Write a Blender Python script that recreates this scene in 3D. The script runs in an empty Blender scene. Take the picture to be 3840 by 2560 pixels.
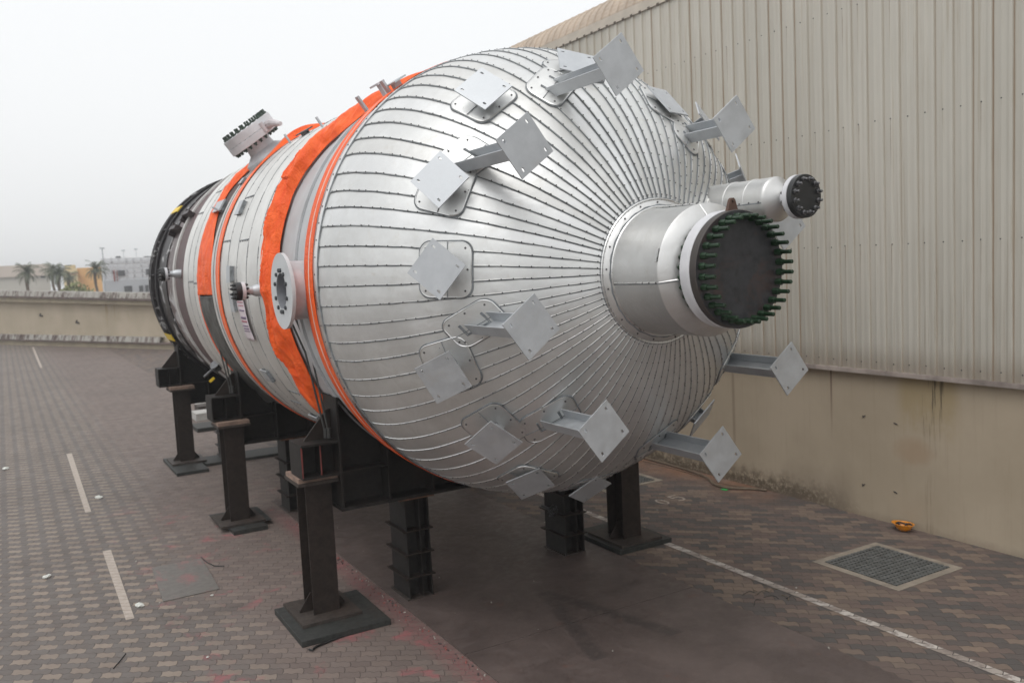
import bpy, bmesh, math, random
from mathutils import Vector, Matrix, noise
from mathutils.geometry import tessellate_polygon
random.seed(7)
S = bpy.context.scene
COL = S.collection
PI = math.pi
# ------------------------------------------------------------------ camera
cam_d = bpy.data.cameras.new('camera'); cam = bpy.data.objects.new('camera', cam_d); COL.objects.link(cam)
F = Vector((0.49558, 0.86387, -0.09012)); R_ = Vector((0.86414, -0.50085, -0.04902)); U = Vector((0.08748, 0.05358, 0.99472))
m = Matrix((R_, U, -F)).transposed().to_4x4(); m.translation = Vector((0, 0, 3.8))
cam.matrix_world = m
cam_d.sensor_width = 36; cam_d.lens = 30.777; cam_d.clip_start = .1; cam_d.clip_end = 2000
cam_d.dof.use_dof = True; cam_d.dof.focus_distance = 6.6; cam_d.dof.aperture_fstop = 2.2
S.camera = cam
# ------------------------------------------------------------------ world (overcast)
SUN_EL, SUN_AZ = math.radians(62), math.radians(-125)   # azimuth measured from +Y towards +X
W = bpy.data.worlds.new('World'); S.world = W; W.use_nodes = True
wn = W.node_tree; wn.nodes.clear()
out = wn.nodes.new('ShaderNodeOutputWorld'); bg = wn.nodes.new('ShaderNodeBackground'); bg2 = wn.nodes.new('ShaderNodeBackground')
sky = wn.nodes.new('ShaderNodeTexSky'); sky.sky_type = 'NISHITA'; sky.sun_disc = False
sky.sun_elevation = SUN_EL; sky.sun_rotation = SUN_AZ; sky.dust_density = 6; sky.air_density = 1.2
hsv = wn.nodes.new('ShaderNodeHueSaturation'); hsv.inputs['Saturation'].default_value = .12
wn.links.new(sky.outputs[0], hsv.inputs['Color']); wn.links.new(hsv.outputs[0], bg.inputs[0]); bg.inputs[1].default_value = .05
tc = wn.nodes.new('ShaderNodeTexCoord'); sx = wn.nodes.new('ShaderNodeSeparateXYZ'); wn.links.new(tc.outputs['Generated'], sx.inputs[0])
rp = wn.nodes.new('ShaderNodeValToRGB'); wn.links.new(sx.outputs[2], rp.inputs[0])
el = rp.color_ramp.elements
el[0].position = 0.0; el[0].color = (.81, .82, .825, 1)
el[1].position = .03; el[1].color = (.82, .83, .835, 1)
for p_, c_ in ((.12, (.82, .83, .838, 1)), (.30, (.83, .845, .855, 1)), (.6, (.92, .93, .94, 1)), (1, (.95, .96, .97, 1))):
    e_ = el.new(p_); e_.color = c_
wn.links.new(rp.outputs[0], bg2.inputs[0]); bg2.inputs[1].default_value = 1.0
add = wn.nodes.new('ShaderNodeAddShader'); wn.links.new(bg.outputs[0], add.inputs[0]); wn.links.new(bg2.outputs[0], add.inputs[1])
wn.links.new(add.outputs[0], out.inputs[0])
sd = bpy.data.lights.new('sun', 'SUN'); sd.energy = .55; sd.angle = math.radians(24); sd.color = (1, .97, .93)
sun = bpy.data.objects.new('sun', sd); COL.objects.link(sun)
sdir = Vector((math.sin(SUN_AZ) * math.cos(SUN_EL), math.cos(SUN_AZ) * math.cos(SUN_EL), math.sin(SUN_EL)))
sun.rotation_euler = sdir.to_track_quat('Z', 'Y').to_euler()
S.view_settings.view_transform = 'Standard'; S.view_settings.look = 'None'; S.view_settings.exposure = 0; S.view_settings.gamma = 1
S.render.resolution_x = 1024; S.render.resolution_y = 682

# ------------------------------------------------------------------ node helper
class E:
    def __init__(s, nt, k): s.nt = nt; s.k = k
    def _m(s, op, *a):
        n = s.nt.nodes.new('ShaderNodeMath'); n.operation = op
        for i, v in enumerate(a):
            if isinstance(v, E): s.nt.links.new(v.k, n.inputs[i])
            else: n.inputs[i].default_value = v
        return E(s.nt, n.outputs[0])
    def __add__(s, o): return s._m('ADD', s, o)
    __radd__ = __add__
    def __sub__(s, o): return s._m('SUBTRACT', s, o)
    def __rsub__(s, o): return s._m('SUBTRACT', o, s)
    def __mul__(s, o): return s._m('MULTIPLY', s, o)
    __rmul__ = __mul__
    def __truediv__(s, o): return s._m('DIVIDE', s, o)
    def floor(s): return s._m('FLOOR', s)
    def fract(s): return s._m('FRACT', s)
    def abs(s): return s._m('ABSOLUTE', s)
    def mod(s, o): return s._m('FLOORED_MODULO', s, o)
    def lt(s, o): return s._m('LESS_THAN', s, o)
    def gt(s, o): return s._m('GREATER_THAN', s, o)
    def min(s, o): return s._m('MINIMUM', s, o)
    def max(s, o): return s._m('MAXIMUM', s, o)
    def sm(s, a, b, lo=0., hi=1.):
        n = s.nt.nodes.new('ShaderNodeMapRange'); n.interpolation_type = 'SMOOTHSTEP'
        s.nt.links.new(s.k, n.inputs[0])
        for i, v in zip((1, 2, 3, 4), (a, b, lo, hi)): n.inputs[i].default_value = v
        return E(s.nt, n.outputs[0])
    def tri(s, period):
        return ((s / period).fract() * 2. - 1.).abs() * 2. - 1.

class Mat:
    def __init__(s, name, base=(.5, .5, .5), metal=0., rough=.6, spec=.5):
        s.m = bpy.data.materials.new(name); s.m.use_nodes = True; s.nt = s.m.node_tree
        s.b = s.nt.nodes['Principled BSDF']
        s.b.inputs['Base Color'].default_value = (*base, 1); s.b.inputs['Metallic'].default_value = metal
        s.b.inputs['Roughness'].default_value = rough; s.b.inputs['Specular IOR Level'].default_value = spec
        s.base = base
    def pos(s, world=True):
        if world:
            g = s.nt.nodes.new('ShaderNodeNewGeometry'); return g.outputs['Position']
        g = s.nt.nodes.new('ShaderNodeTexCoord'); return g.outputs['Object']
    def xyz(s, world=True):
        n = s.nt.nodes.new('ShaderNodeSeparateXYZ'); s.nt.links.new(s.pos(world), n.inputs[0])
        return [E(s.nt, n.outputs[i]) for i in range(3)]
    def vec(s, x, y, z):
        n = s.nt.nodes.new('ShaderNodeCombineXYZ')
        for i, v in enumerate((x, y, z)):
            if isinstance(v, E): s.nt.links.new(v.k, n.inputs[i])
            else: n.inputs[i].default_value = v
        return n.outputs[0]
    def noise(s, scale, detail=4, rough=.55, stretch=(1, 1, 1), vec=None, world=True, dist=0.):
        mp = s.nt.nodes.new('ShaderNodeMapping'); mp.inputs['Scale'].default_value = stretch
        s.nt.links.new(vec or s.pos(world), mp.inputs[0])
        n = s.nt.nodes.new('ShaderNodeTexNoise'); n.inputs['Scale'].default_value = scale; n.inputs['Detail'].default_value = detail
        n.inputs['Roughness'].default_value = rough; n.inputs['Distortion'].default_value = dist
        s.nt.links.new(mp.outputs[0], n.inputs['Vector']); return E(s.nt, n.outputs[0])
    def white(s, vec):
        n = s.nt.nodes.new('ShaderNodeTexWhiteNoise'); n.noise_dimensions = '3D'; s.nt.links.new(vec, n.inputs[0]); return E(s.nt, n.outputs[0])
    def col(s, c):
        n = s.nt.nodes.new('ShaderNodeRGB'); n.outputs[0].default_value = (*c, 1); return n.outputs[0]
    def mix(s, fac, a, b):
        n = s.nt.nodes.new('ShaderNodeMix'); n.data_type = 'RGBA'
        if isinstance(fac, E): s.nt.links.new(fac.k, n.inputs[0])
        else: n.inputs[0].default_value = fac
        for i, v in ((6, a), (7, b)):
            if isinstance(v, tuple): n.inputs[i].default_value = (*v, 1)
            else: s.nt.links.new(v, n.inputs[i])
        return n.outputs[2]
    def base_(s, k): s.nt.links.new(k, s.b.inputs['Base Color'])
    def rough_(s, e): s.nt.links.new(e.k, s.b.inputs['Roughness'])
    def bump(s, e, strength=.3, dist=.01):
        n = s.nt.nodes.new('ShaderNodeBump'); n.inputs['Strength'].default_value = strength; n.inputs['Distance'].default_value = dist
        s.nt.links.new(e.k, n.inputs['Height']); s.nt.links.new(n.outputs[0], s.b.inputs['Normal'])

def simple(name, base, metal=0., rough=.6, var=.15, scale=6., bump=0., world=True, spec=.5):
    M = Mat(name, base, metal, rough, spec)
    n = M.noise(scale, 5, world=world)
    lo = tuple(c * (1 - var) for c in base); hi = tuple(min(1, c * (1 + var)) for c in base)
    M.base_(M.mix(n.sm(.3, .7), lo, hi))
    M.rough_(n.sm(.3, .7, max(.05, rough - .08), min(1, rough + .08)))
    if bump: M.bump(M.noise(scale * 6, 4, world=world), bump, .004)
    return M.m

# --- metals of the vessel
def cladding(name, base, rough, streak=.5):
    M = Mat(name, base, 1., rough)
    n1 = M.noise(1.6, 5, .6, world=False); n2 = M.noise(9, 6, .65, world=False); n3 = M.noise(40, 3, .6, world=False, stretch=(1, .25, 1))
    c = M.mix(n1.sm(.35, .7), tuple(x * .86 for x in base), base)
    c = M.mix(n2.sm(.56, .8) * .35, c, (base[0] * .72, base[1] * .67, base[2] * .58))
    c = M.mix(n3.sm(.62, .85) * .3 * streak, c, (base[0] * .5, base[1] * .48, base[2] * .45))
    n4 = M.noise(4.5, 6, .75, world=False, dist=1.2); c = M.mix(n4.sm(.5, .62) * .30, c, (base[0] * .80, base[1] * .79, base[2] * .77)); M.b.inputs['Metallic'].default_value = .9
    M.base_(c)
    M.rough_((n2 * .16 + n1 * .12) + (rough - .14))
    M.bump(M.noise(3.2, 3, .5, world=False) + M.noise(11, 3, .5, world=False) * .25 + n2 * .08, .42, .02)
    return M.m
M_HEAD = cladding('dome_sheet_metal', (.735, .74, .73), .50)
M_HEAD2 = cladding('dome_sheet_metal_dull', (.70, .70, .685), .56)
M_HEAD3 = cladding('dome_sheet_metal_bright', (.77, .775, .77), .46)
M_SHELL = cladding('shell_sheet_metal', (.80, .795, .77), .5)
M_NOZ = cladding('nozzle_sheet_metal', (.69, .69, .68), .44)
M_SEAL = simple('grey_sealant', (.19, .205, .215), .0, .6, .3, 20)
M_RIVET = simple('dark_rivet', (.09, .09, .09), .3, .5)
M_BEAD = simple('bead_metal', (.72, .72, .71), 1., .34, .1, 8)
def galv():
    M = Mat('galvanised_steel', (.5, .52, .54), .55, .48)
    n = M.noise(7, 6, .7, world=True); n2 = M.noise(28, 4, .6, world=True); n3 = M.noise(3, 3, .6, world=True)
    c = M.mix(n.sm(.35, .7), (.47, .49, .51), (.54, .56, .58)); c = M.mix(n2.sm(.66, .8) * .25, c, (.38, .39, .40))
    c = M.mix(n3.sm(.6, .75) * .3, c, (.45, .43, .40))
    M.base_(c); M.rough_(n.sm(.3, .7, .38, .58)); M.bump(n2, .05, .003); return M.m
M_GALV = galv()
M_WHITE = simple('white_primer', (.58, .58, .60), 0., .5, .1, 5)
M_PINK = simple('stained_white_primer', (.50, .46, .47), 0., .5, .15, 4)
M_BLACKP = simple('black_cover_paint', (.018, .019, .02), .0, .38, .3, 8)
M_GREEN = simple('green_coated_stud', (.010, .032, .013), .1, .42, .3, 30)
M_BOLT = simple('dull_bolt_steel', (.16, .16, .165), .8, .4, .2, 30)
def rustycover():
    M = Mat('mill_scale_steel', (.03, .03, .033), .2, .42)
    n = M.noise(2.6, 6, .7, world=True, stretch=(1, 1, 1.6), dist=.6); n2 = M.noise(14, 5, .7)
    c = M.mix(n2.sm(.3, .7), (.022, .023, .026), (.042, .043, .047)); c = M.mix(n.sm(.5, .64) * .38, c, (.075, .035, .024))
    c = M.mix((M.noise(5, 6, .8).sm(.68, .74)) * .35, c, (.15, .12, .07))
    M.base_(c); M.rough_(n2.sm(.3, .7, .35, .55)); return M.m
M_COVER = rustycover()
def dark_steel(name, base, rust=.4):
    M = Mat(name, base, 0., .62, .3)
    n = M.noise(3, 6, .65, world=False); n2 = M.noise(15, 5, .7, world=False)
    c = M.mix(n2.sm(.3, .7), tuple(x * .7 for x in base), tuple(x * 1.35 for x in base))
    c = M.mix(n.sm(.5, .75) * rust, c, (.045, .022, .016))
    c = M.mix(M.noise(22, 3, .6, world=False).sm(.74, .8) * .3, c, (.06, .055, .05))
    M.base_(c); M.bump(n2, .12, .004); return M.m
M_COLUMN = dark_steel('painted_column_steel', (.021, .0145, .0115), .4)
M_SADDLE = dark_steel('black_saddle_steel', (.0145, .0125, .0112), .3)
M_SLAB = dark_steel('slab_steel', (.032, .033, .031), .3)
M_BASEPL = dark_steel('base_plate_steel', (.045, .036, .031), .5)
M_RUSTPAD = simple('rusty_pad', (.17, .085, .05), 0, .8, .4, 10, .2)
M_WOODPAD = simple('wooden_pad', (.22, .15, .115), 0, .8, .3, 9, .2)
M_REDEDGE = simple('red_oxide_edge', (.16, .035, .03), 0, .7, .3, 10)
def orange():
    M = Mat('orange_tarpaulin', (.85, .11, .018), 0., .5)
    n = M.noise(5, 5, .6, world=False, stretch=(1, 2, 1)); M.b.inputs['Specular IOR Level'].default_value = .3
    M.base_(M.mix(n.sm(.3, .7), (.78, .09, .013), (.90, .14, .024))); cr = (M.noise(4.5, 4, .6, world=False, dist=1.2) - .5).abs().sm(.0, .09); cr2 = (M.noise(11, 3, .6, world=False, dist=.8) - .5).abs().sm(.0, .10); M.bump(cr + cr2 * .35, .32, .022)
    return M.m
M_ORANGE = orange()
M_ORANGE2 = simple('sun_faded_orange_tape', (.85, .20, .09), 0, .5, .12, 6)
M_STRAP = simple('pale_strap', (.65, .55, .5), 0, .6)
M_GREYCLOTH = simple('dark_grey_cover_sheet', (.07, .07, .065), 0, .5, .4, 6, .4)
M_BROWN = simple('brown_primer_shell', (.105, .068, .068), 0, .6, .25, 5)
def brownfilm():
    M = Mat('brown_shell_with_film', (.09, .06, .06), 0, .45)
    n = M.noise(2.2, 6, .65, world=False, stretch=(1, .8, 1), dist=.6)
    M.base_(M.mix(n.sm(.52, .60), (.095, .066, .064), (.40, .39, .39))); M.bump(n, .3, .02); return M.m
M_BROWN2 = brownfilm()
def wrapmat():
    M = Mat('black_shell_with_torn_film', (.03, .03, .03), 0, .45)
    n = M.noise(3.2, 6, .65, world=False, stretch=(1, .6, 1), dist=.8)
    M.b.inputs['Specular IOR Level'].default_value = .25; c = M.mix(n.sm(.55, .62), (.022, .019, .020), (.42, .42, .42)); M.base_(c); M.bump(n, .3, .02); return M.m
M_FILM = wrapmat()
M_GREYSHELL = simple('grey_primed_shell', (.42, .43, .44), 0, .5, .1, 3)
M_CREAM = simple('pale_shell_edge', (.55, .54, .52), .2, .5, .12, 4)
M_YELLOW = simple('yellow_paint', (.72, .5, .02), 0, .5, .1, 10)
M_PAPER = simple('pink_white_banner', (.62, .55, .58), 0, .6, .06, 8)
M_INK = simple('red_ink', (.42, .12, .16), 0, .7, .2, 20)
M_INK2 = simple('violet_ink', (.2, .15, .24), 0, .7, .2, 20)
M_HOLE = simple('dark_bore', (.015, .015, .016), 0, .7)

# ------------------------------------------------------------------ mesh builder
class MB:
    def __init__(s): s.v = []; s.f = []; s.mi = []; s.sm = []
    def add(s, vs, fs, mi=0, smooth=False):
        o = len(s.v); s.v += [Vector(v) for v in vs]
        for f in fs: s.f.append([i + o for i in f]); s.mi.append(mi); s.sm.append(smooth)
        return s
    def box(s, a, b, mi=0, bev=0.):
        x0, y0, z0 = a; x1, y1, z1 = b
        if x0 > x1: x0, x1 = x1, x0
        if y0 > y1: y0, y1 = y1, y0
        if z0 > z1: z0, z1 = z1, z0
        vs = [(x, y, z) for z in (z0, z1) for y in (y0, y1) for x in (x0, x1)]
        return s.add(vs, [(0, 2, 3, 1), (4, 5, 7, 6), (0, 1, 5, 4), (2, 6, 7, 3), (0, 4, 6, 2), (1, 3, 7, 5)], mi)
    def obox(s, c, ax, h, mi=0):
        c = Vector(c); ax = [Vector(a).normalized() for a in ax]
        vs = [c + ax[0] * i * h[0] + ax[1] * j * h[1] + ax[2] * k * h[2] for k in (-1, 1) for j in (-1, 1) for i in (-1, 1)]
        return s.add(vs, [(0, 2, 3, 1), (4, 5, 7, 6), (0, 1, 5, 4), (2, 6, 7, 3), (0, 4, 6, 2), (1, 3, 7, 5)], mi)
    def tube(s, pts, r, n=8, mi=0, cap=True, smooth=True):
        pts = [Vector(p) for p in pts]; rs = r if isinstance(r, (list, tuple)) else [r] * len(pts)
        ref = None; rings = []
        for i, p in enumerate(pts):
            d = (pts[min(i + 1, len(pts) - 1)] - pts[max(i - 1, 0)]).normalized()
            if ref is None: ref = d.orthogonal().normalized()
            ref = (ref - d * ref.dot(d)).normalized(); b = d.cross(ref)
            rings.append([p + (ref * math.cos(2 * PI * k / n) + b * math.sin(2 * PI * k / n)) * rs[i] for k in range(n)])
        vs = [v for rg in rings for v in rg]; fs = []
        for i in range(len(pts) - 1):
            for k in range(n):
                a = i * n + k; b_ = i * n + (k + 1) % n; fs.append((a, b_, b_ + n, a + n))
        s.add(vs, fs, mi, smooth)
        if cap: s.add(rings[0][::-1], [tuple(range(n))], mi); s.add(rings[-1], [tuple(range(n))], mi)
        return s
    def lathe(s, C, ax, prof, n=64, mi=0, a0=0., a1=2 * PI, smooth=True, ref=None, mis=None):
        """prof: list of (t along ax, radius); C origin"""
        C = Vector(C); ax = Vector(ax).normalized(); e = Vector(ref) if ref else ax.orthogonal().normalized(); e = (e - ax * e.dot(ax)).normalized(); b = ax.cross(e)
        full = abs(a1 - a0 - 2 * PI) < 1e-6; cnt = n if full else n + 1
        vs = []
        for t, r in prof:
            for k in range(cnt):
                a = a0 + (a1 - a0) * k / n; vs.append(C + ax * t + (e * math.cos(a) + b * math.sin(a)) * r)
        o = len(s.v); s.v += vs
        for i in range(len(prof) - 1):
            for k in range(n):
                k2 = (k + 1) % cnt
                q = [i * cnt + k, i * cnt + k2, (i + 1) * cnt + k2, (i + 1) * cnt + k]
                s.f.append([x + o for x in q][::-1]); s.mi.append(mis[i] if mis else mi); s.sm.append(smooth)
        return s
    def plate(s, O, e1, e2, n, outline, holes, th, mi=0, mih=None):
        """flat plate with holes; outline/holes lists of (a,b); front face at O, back at O-n*th"""
        O = Vector(O); e1 = Vector(e1); e2 = Vector(e2); n = Vector(n)
        loops = [outline] + holes
        tess = tessellate_polygon([[Vector((a, b, 0)) for a, b in lp] for lp in loops])
        flat = [p for lp in loops for p in lp]
        fr = [O + e1 * a + e2 * b for a, b in flat]; bk = [p - n * th for p in fr]; N = len(flat)
        want = n
        tf = []; tb = []
        for t in tess:
            nn = (fr[t[1]] - fr[t[0]]).cross(fr[t[2]] - fr[t[0]])
            if nn.length < 1e-12: continue
            if nn.dot(want) < 0: t = t[::-1]
            tf.append(tuple(t)); tb.append(tuple(N + i for i in t[::-1]))
        s.add(fr + bk, tf + tb, mi)
        o = 0
        for li, lp in enumerate(loops):
            k = len(lp); q = []
            for i in range(k): q.append((o + i, o + (i + 1) % k, N + o + (i + 1) % k, N + o + i))
            s.add(fr + bk, q, mi if (li == 0 or mih is None) else mih); o += k
        return s
    def build(s, name, mats, parent=None, loc=None, autosmooth=35, recalc=True):
        mats = mats if isinstance(mats, (list, tuple)) else [mats]
        me = bpy.data.meshes.new(name); off = Vector((0, 0, 0))
        if parent is not None: off = ROOTLOC.get(parent.name, Vector((0, 0, 0)))
        elif loc is not None: off = Vector(loc)
        me.from_pydata([tuple(v - off) for v in s.v], [], s.f)
        for mt in mats: me.materials.append(mt)
        me.polygons.foreach_set('material_index', s.mi); me.polygons.foreach_set('use_smooth', s.sm)
        me.update()
        if recalc:
            bm = bmesh.new(); bm.from_mesh(me); bmesh.ops.remove_doubles(bm, verts=bm.verts, dist=1e-5)
            bmesh.ops.recalc_face_normals(bm, faces=bm.faces); bm.to_mesh(me); bm.free()
        if any(s.sm): me.set_sharp_from_angle(angle=math.radians(autosmooth))
        o = bpy.data.objects.new(name, me); COL.objects.link(o)
        if parent is not None: o.parent = parent; ROOTLOC[o.name] = off
        elif loc is not None: o.location = loc; ROOTLOC[o.name] = Vector(loc)
        else: ROOTLOC[o.name] = Vector((0, 0, 0))
        return o
ROOTLOC = {}
def tag(o, label=None, cat=None, group=None, kind=None):
    if label: o['label'] = label
    if cat: o['category'] = cat
    if group: o['group'] = group
    if kind: o['kind'] = kind
    return o
def empty(name, loc, label, cat, group=None):
    o = bpy.data.objects.new(name, None); COL.objects.link(o); o.location = loc; ROOTLOC[o.name] = Vector(loc); o.empty_display_size = .2
    return tag(o, label, cat, group)
def copy_tree(o, parent=None):
    c = o.copy(); COL.objects.link(c)
    if parent is not None: c.parent = parent
    for ch in [x for x in bpy.data.objects if x.parent == o]: copy_tree(ch, c)
    return c
def circ(r, n=24, c=(0, 0), ph=0): return [(c[0] + r * math.cos(2 * PI * k / n + ph), c[1] + r * math.sin(2 * PI * k / n + ph)) for k in range(n)]

# ------------------------------------------------------------------ ground
def ground_mat():
    M = Mat('interlocking_pavers', (.15, .14, .13), 0, .78, .3)
    x, y, z = M.xyz()
    def pav(ang, L, h, s):
        ca, sa = math.cos(ang), math.sin(ang)
        u = x * ca + y * sa; v = y * ca - x * sa
        vv = v + u.tri(L / 2) * .011; row = (vv / h).floor(); fv = (vv / h).fract()
        uu = u + (v.tri(h)) * .005 + fv * .028; cu = uu / L + row * s; c = cu.floor(); fu = cu.fract()
        d = (fu.min(1. - fu) * L).min(fv.min(1. - fv) * h)
        return row, c, d
    rowA, cA, dA = pav(math.radians(-33), .2, .113, .87)
    rowB, cB, dB = pav(math.radians(-45), .22, .112, .5)
    wA = M.white(M.vec(cA, rowA, 3.)); wB = M.white(M.vec(cB, rowB, 7.)); wB2 = M.white(M.vec(cB, rowB, 17.))
    tan = (cA - rowA * 2.).mod(3.).lt(.5)
    nl = M.noise(.8, 5, .6); nm = M.noise(4., 6, .65); nf = M.noise(30, 5, .7)
    # left yard: grey with a regular tan accent
    gA = M.mix(wA, (.126, .110, .101), (.15, .133, .122))
    tA = M.mix(wA, (.215, .175, .145), (.262, .215, .176))
    colA = M.mix(tan, gA, tA)
    brown = M.mix(wA, (.145, .112, .10), (.182, .143, .126))
    near = (x + nl * 1.6 - 1.0).sm(.9, 2.1) 
    colA = M.mix(near * .85, colA, brown)
    # right yard: red brown / tan / charcoal at random
    cBm = M.mix(wB.lt(.36), (.142, .105, .090), (.088, .080, .076))
    cBm = M.mix(wB.gt(.74), cBm, (.205, .153, .118))
    cBm = M.mix(wB2 * .5, cBm, (.112, .088, .079))
    c = M.mix(x.gt(4.8), colA, cBm)
    d = dA * (1. - x.gt(4.8)) + dB * x.gt(4.8)
    joint = d.sm(.0015, .0065)
    jn = nm.sm(.35, .7, .45, .95)
    c = M.mix((1. - joint) * jn, c, (.045, .038, .034))
    # dust, red powder and oil spots
    c = M.mix(nm.sm(.45, .8) * .35, c, (.15, .12, .105)); sag = M.noise(.35, 3, .5).sm(.35, .7); c = M.mix(sag * .22, c, (.08, .066, .06))
    red = M.noise(1.7, 6, .7, dist=.4).sm(.545, .68) * (x - .2).sm(.2, 1.4) * (1. - x.sm(3.6, 4.4)) * (1. - y.sm(13., 17.))
    c = M.mix(red * .6, c, (.33, .095, .105))
    edge = (1. - (x - 3.45).abs().sm(.0, .22)) * (1. - y.sm(13, 14.5)) * nf.sm(.35, .6)
    c = M.mix(edge * .6, c, (.22, .07, .075))
    rustw = (x - 9.2).sm(.0, .9) * y.sm(8.8, 10.2) * nl.sm(.3, .6)
    c = M.mix(rustw * .65, c, (.24, .115, .06))
    oil = M.noise(.55, 4, .6).sm(.57, .72) * x.gt(1.2)
    c = M.mix(oil * .45, c, (.06, .052, .048))
    c = M.mix(nf.sm(.66, .78) * .3, c, (.07, .062, .055))
    M.base_(c); M.rough_(nm.sm(.3, .8, .62, .9))
    M.bump(joint * .6 + nf * .3 + (wB * x.gt(4.8) + wA * (1. - x.gt(4.8))) * .35, .6, .008)
    return M.m
g = MB(); 
g.add([(-400, -60, 0), (420, -60, 0), (420, 700, 0), (-400, 700, 0)], [(0, 1, 2, 3)])
o = g.build('ground', ground_mat(), recalc=False); tag(o, kind='structure')

def mark_mat():
    M = Mat('worn_road_paint', (.4, .36, .32), 0, .7)
    x, y, z = M.xyz(); n = M.noise(9, 6, .7); n2 = M.noise(35, 4, .7)
    ang = math.radians(-45); ca, sa = math.cos(ang), math.sin(ang); L, h = .22, .112
    u = x * ca + y * sa; v = y * ca - x * sa; vv = v + u.tri(L / 2) * .011; row = (vv / h).floor(); fv = (vv / h).fract()
    uu = u + v.tri(h) * .010; cu = uu / L + row * .5; fu = cu.fract(); w = M.white(M.vec(cu.floor(), row, 7.))
    d = (fu.min(1. - fu) * L).min(fv.min(1. - fv) * h)
    c = M.mix(w, (.26, .22, .19), (.50, .46, .42)); c = M.mix(n.sm(.45, .62) * .75, c, (.17, .135, .12))
    c = M.mix(1. - d.sm(.002, .007), c, (.06, .05, .045)); M.base_(c); M.bump(n2, .2, .003); return M.m
def mark_mat2():
    M = Mat('cream_lane_paint', (.4, .35, .3), 0, .7)
    x, y, z = M.xyz(); n = M.noise(11, 6, .7)
    c = M.mix(n.sm(.3, .7), (.33, .28, .235), (.44, .38, .33))
    rowd = ((y * .84 + x * .54) / .113).fract(); c = M.mix((1. - rowd.min(1. - rowd).sm(.02, .07)) * .6, c, (.10, .085, .075))
    M.base_(c); return M.m
mm, mm2 = mark_mat(), mark_mat2()
q = MB(); q.add([(7.30, 1.5, .004), (7.19, 1.5, .004), (7.24, 13, .004), (7.34, 13, .004)], [(0, 3, 2, 1)])
tag(q.build('road_line', mm, recalc=False), kind='structure')
for (xa, ya, xb, yb) in ((.90, 10.54, .93, 13.5), (.88, 16.0, .93, 21.9), (1.15, 46, 1.2, 62)):
    q = MB(); q.add([(xa - .045, ya, .004), (xa + .045, ya, .004), (xb + .055, yb, .004), (xb - .055, yb, .004)], [(0, 1, 2, 3)])
    tag(q.build('lane_dash', mm2, recalc=False), kind='structure')
# painted number 05 (reads looking along +Y)
def stroke(mb, pts, w):
    for a, b in zip(pts, pts[1:]):
        a = Vector(a); b = Vector(b); d = (b - a).normalized(); n = Vector((-d.y, d.x, 0)) * w; a2 = a - d * w * .8; b2 = b + d * w * .8
        mb.add([a2 - n, b2 - n, b2 + n, a2 + n], [(0, 1, 2, 3)])
q = MB(); zz = .0045
for k in range(20):
    a0 = 2 * PI * k / 20; a1 = 2 * PI * (k + 1) / 20
    vs = []
    for a in (a0, a1):
        for r1, r2 in ((.075, .15), (.045, .115)): vs.append((8.50 + r1 * math.cos(a), 10.40 + r2 * math.sin(a), zz))
    q.add(vs, [(0, 1, 3, 2)])
tag(q.build('painted_digit', mm2, recalc=False), 'worn cream painted 0 on the pavers near the right column', 'painted digit', 'painted parking number'); q = MB()
st = [(8.885, 10.56), (8.755, 10.56), (8.745, 10.44), (8.80, 10.46), (8.86, 10.44), (8.885, 10.38), (8.865, 10.30), (8.80, 10.27), (8.74, 10.29)]
for i, (a, b) in enumerate(zip(st, st[1:])):
    a = Vector((*a, zz + .0006 * (i % 2))); b = Vector((*b, zz + .0006 * (i % 2))); stroke(q, [a, b], .016)
tag(q.build('painted_digit', mm2, recalc=False), 'worn cream painted 5 on the pavers near the warehouse wall', 'painted digit', 'painted parking number')

# ---- steel road plate
def plate_mat():
    M = Mat('walked_steel_sheet', (.07, .062, .06), 0., .5)
    x, y, z = M.xyz(); n = M.noise(1.1, 6, .65, dist=.5); n2 = M.noise(7, 6, .7); n3 = M.noise(30, 4, .7, stretch=(1, .12, 1))
    c = M.mix(n.sm(.3, .7), (.070, .052, .047), (.112, .085, .077)); c = M.mix(n2.sm(.5, .75) * .4, c, (.125, .098, .09))
    c = M.mix(M.noise(2.3, 6, .7).sm(.60, .72) * .5, c, (.12, .055, .038))
    c = M.mix(n3.sm(.72, .8) * .3, c, (.17, .15, .14))
    tri = ((x - 5.05).abs() - (8.3 - y) * .28).abs()       # two dark tyre-like drag marks meeting in a point
    c = M.mix((1. - tri.sm(.05, .13)) * y.lt(8.35) * y.gt(6.6) * n2.sm(.3, .55) * .5, c, (.028, .025, .024))
    M.base_(c); M.rough_(n2.sm(.3, .7, .42, .68)); M.bump(n2 * .6 + n * 2., .12, .01); return M.m
q = MB(); q.box((3.57, .8, .0), (6.49, 7.45, .014)); q.box((3.572, 7.458, .0), (6.488, 14.6, .0145))
tag(q.build('steel_sheet', plate_mat(), loc=(5, 8, 0)), 'wide dark rusty steel sheet lying on the pavers under the vessel', 'steel sheet')
def hatch_mat():
    M = Mat('scuffed_hatch_plate', (.12, .12, .11), .0, .6)
    n = M.noise(3.5, 6, .7, stretch=(1, .5, 1), dist=.6); n2 = M.noise(12, 5, .7)
    c = M.mix(n2.sm(.3, .7), (.11, .100, .090), (.15, .138, .125)); c = M.mix(n.sm(.50, .64) * .6, c, (.26, .10, .10)); M.base_(c); return M.m
q = MB(); q.add([(1.30, 10.86, .012), (1.95, 10.87, .012), (1.99, 12.23, .012), (1.36, 12.26, .012), (1.30, 10.86, .0), (1.95, 10.87, 0), (1.99, 12.23, 0), (1.36, 12.26, 0)],
    [(0, 1, 2, 3), (0, 4, 5, 1), (1, 5, 6, 2), (2, 6, 7, 3), (3, 7, 4, 0)])
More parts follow.
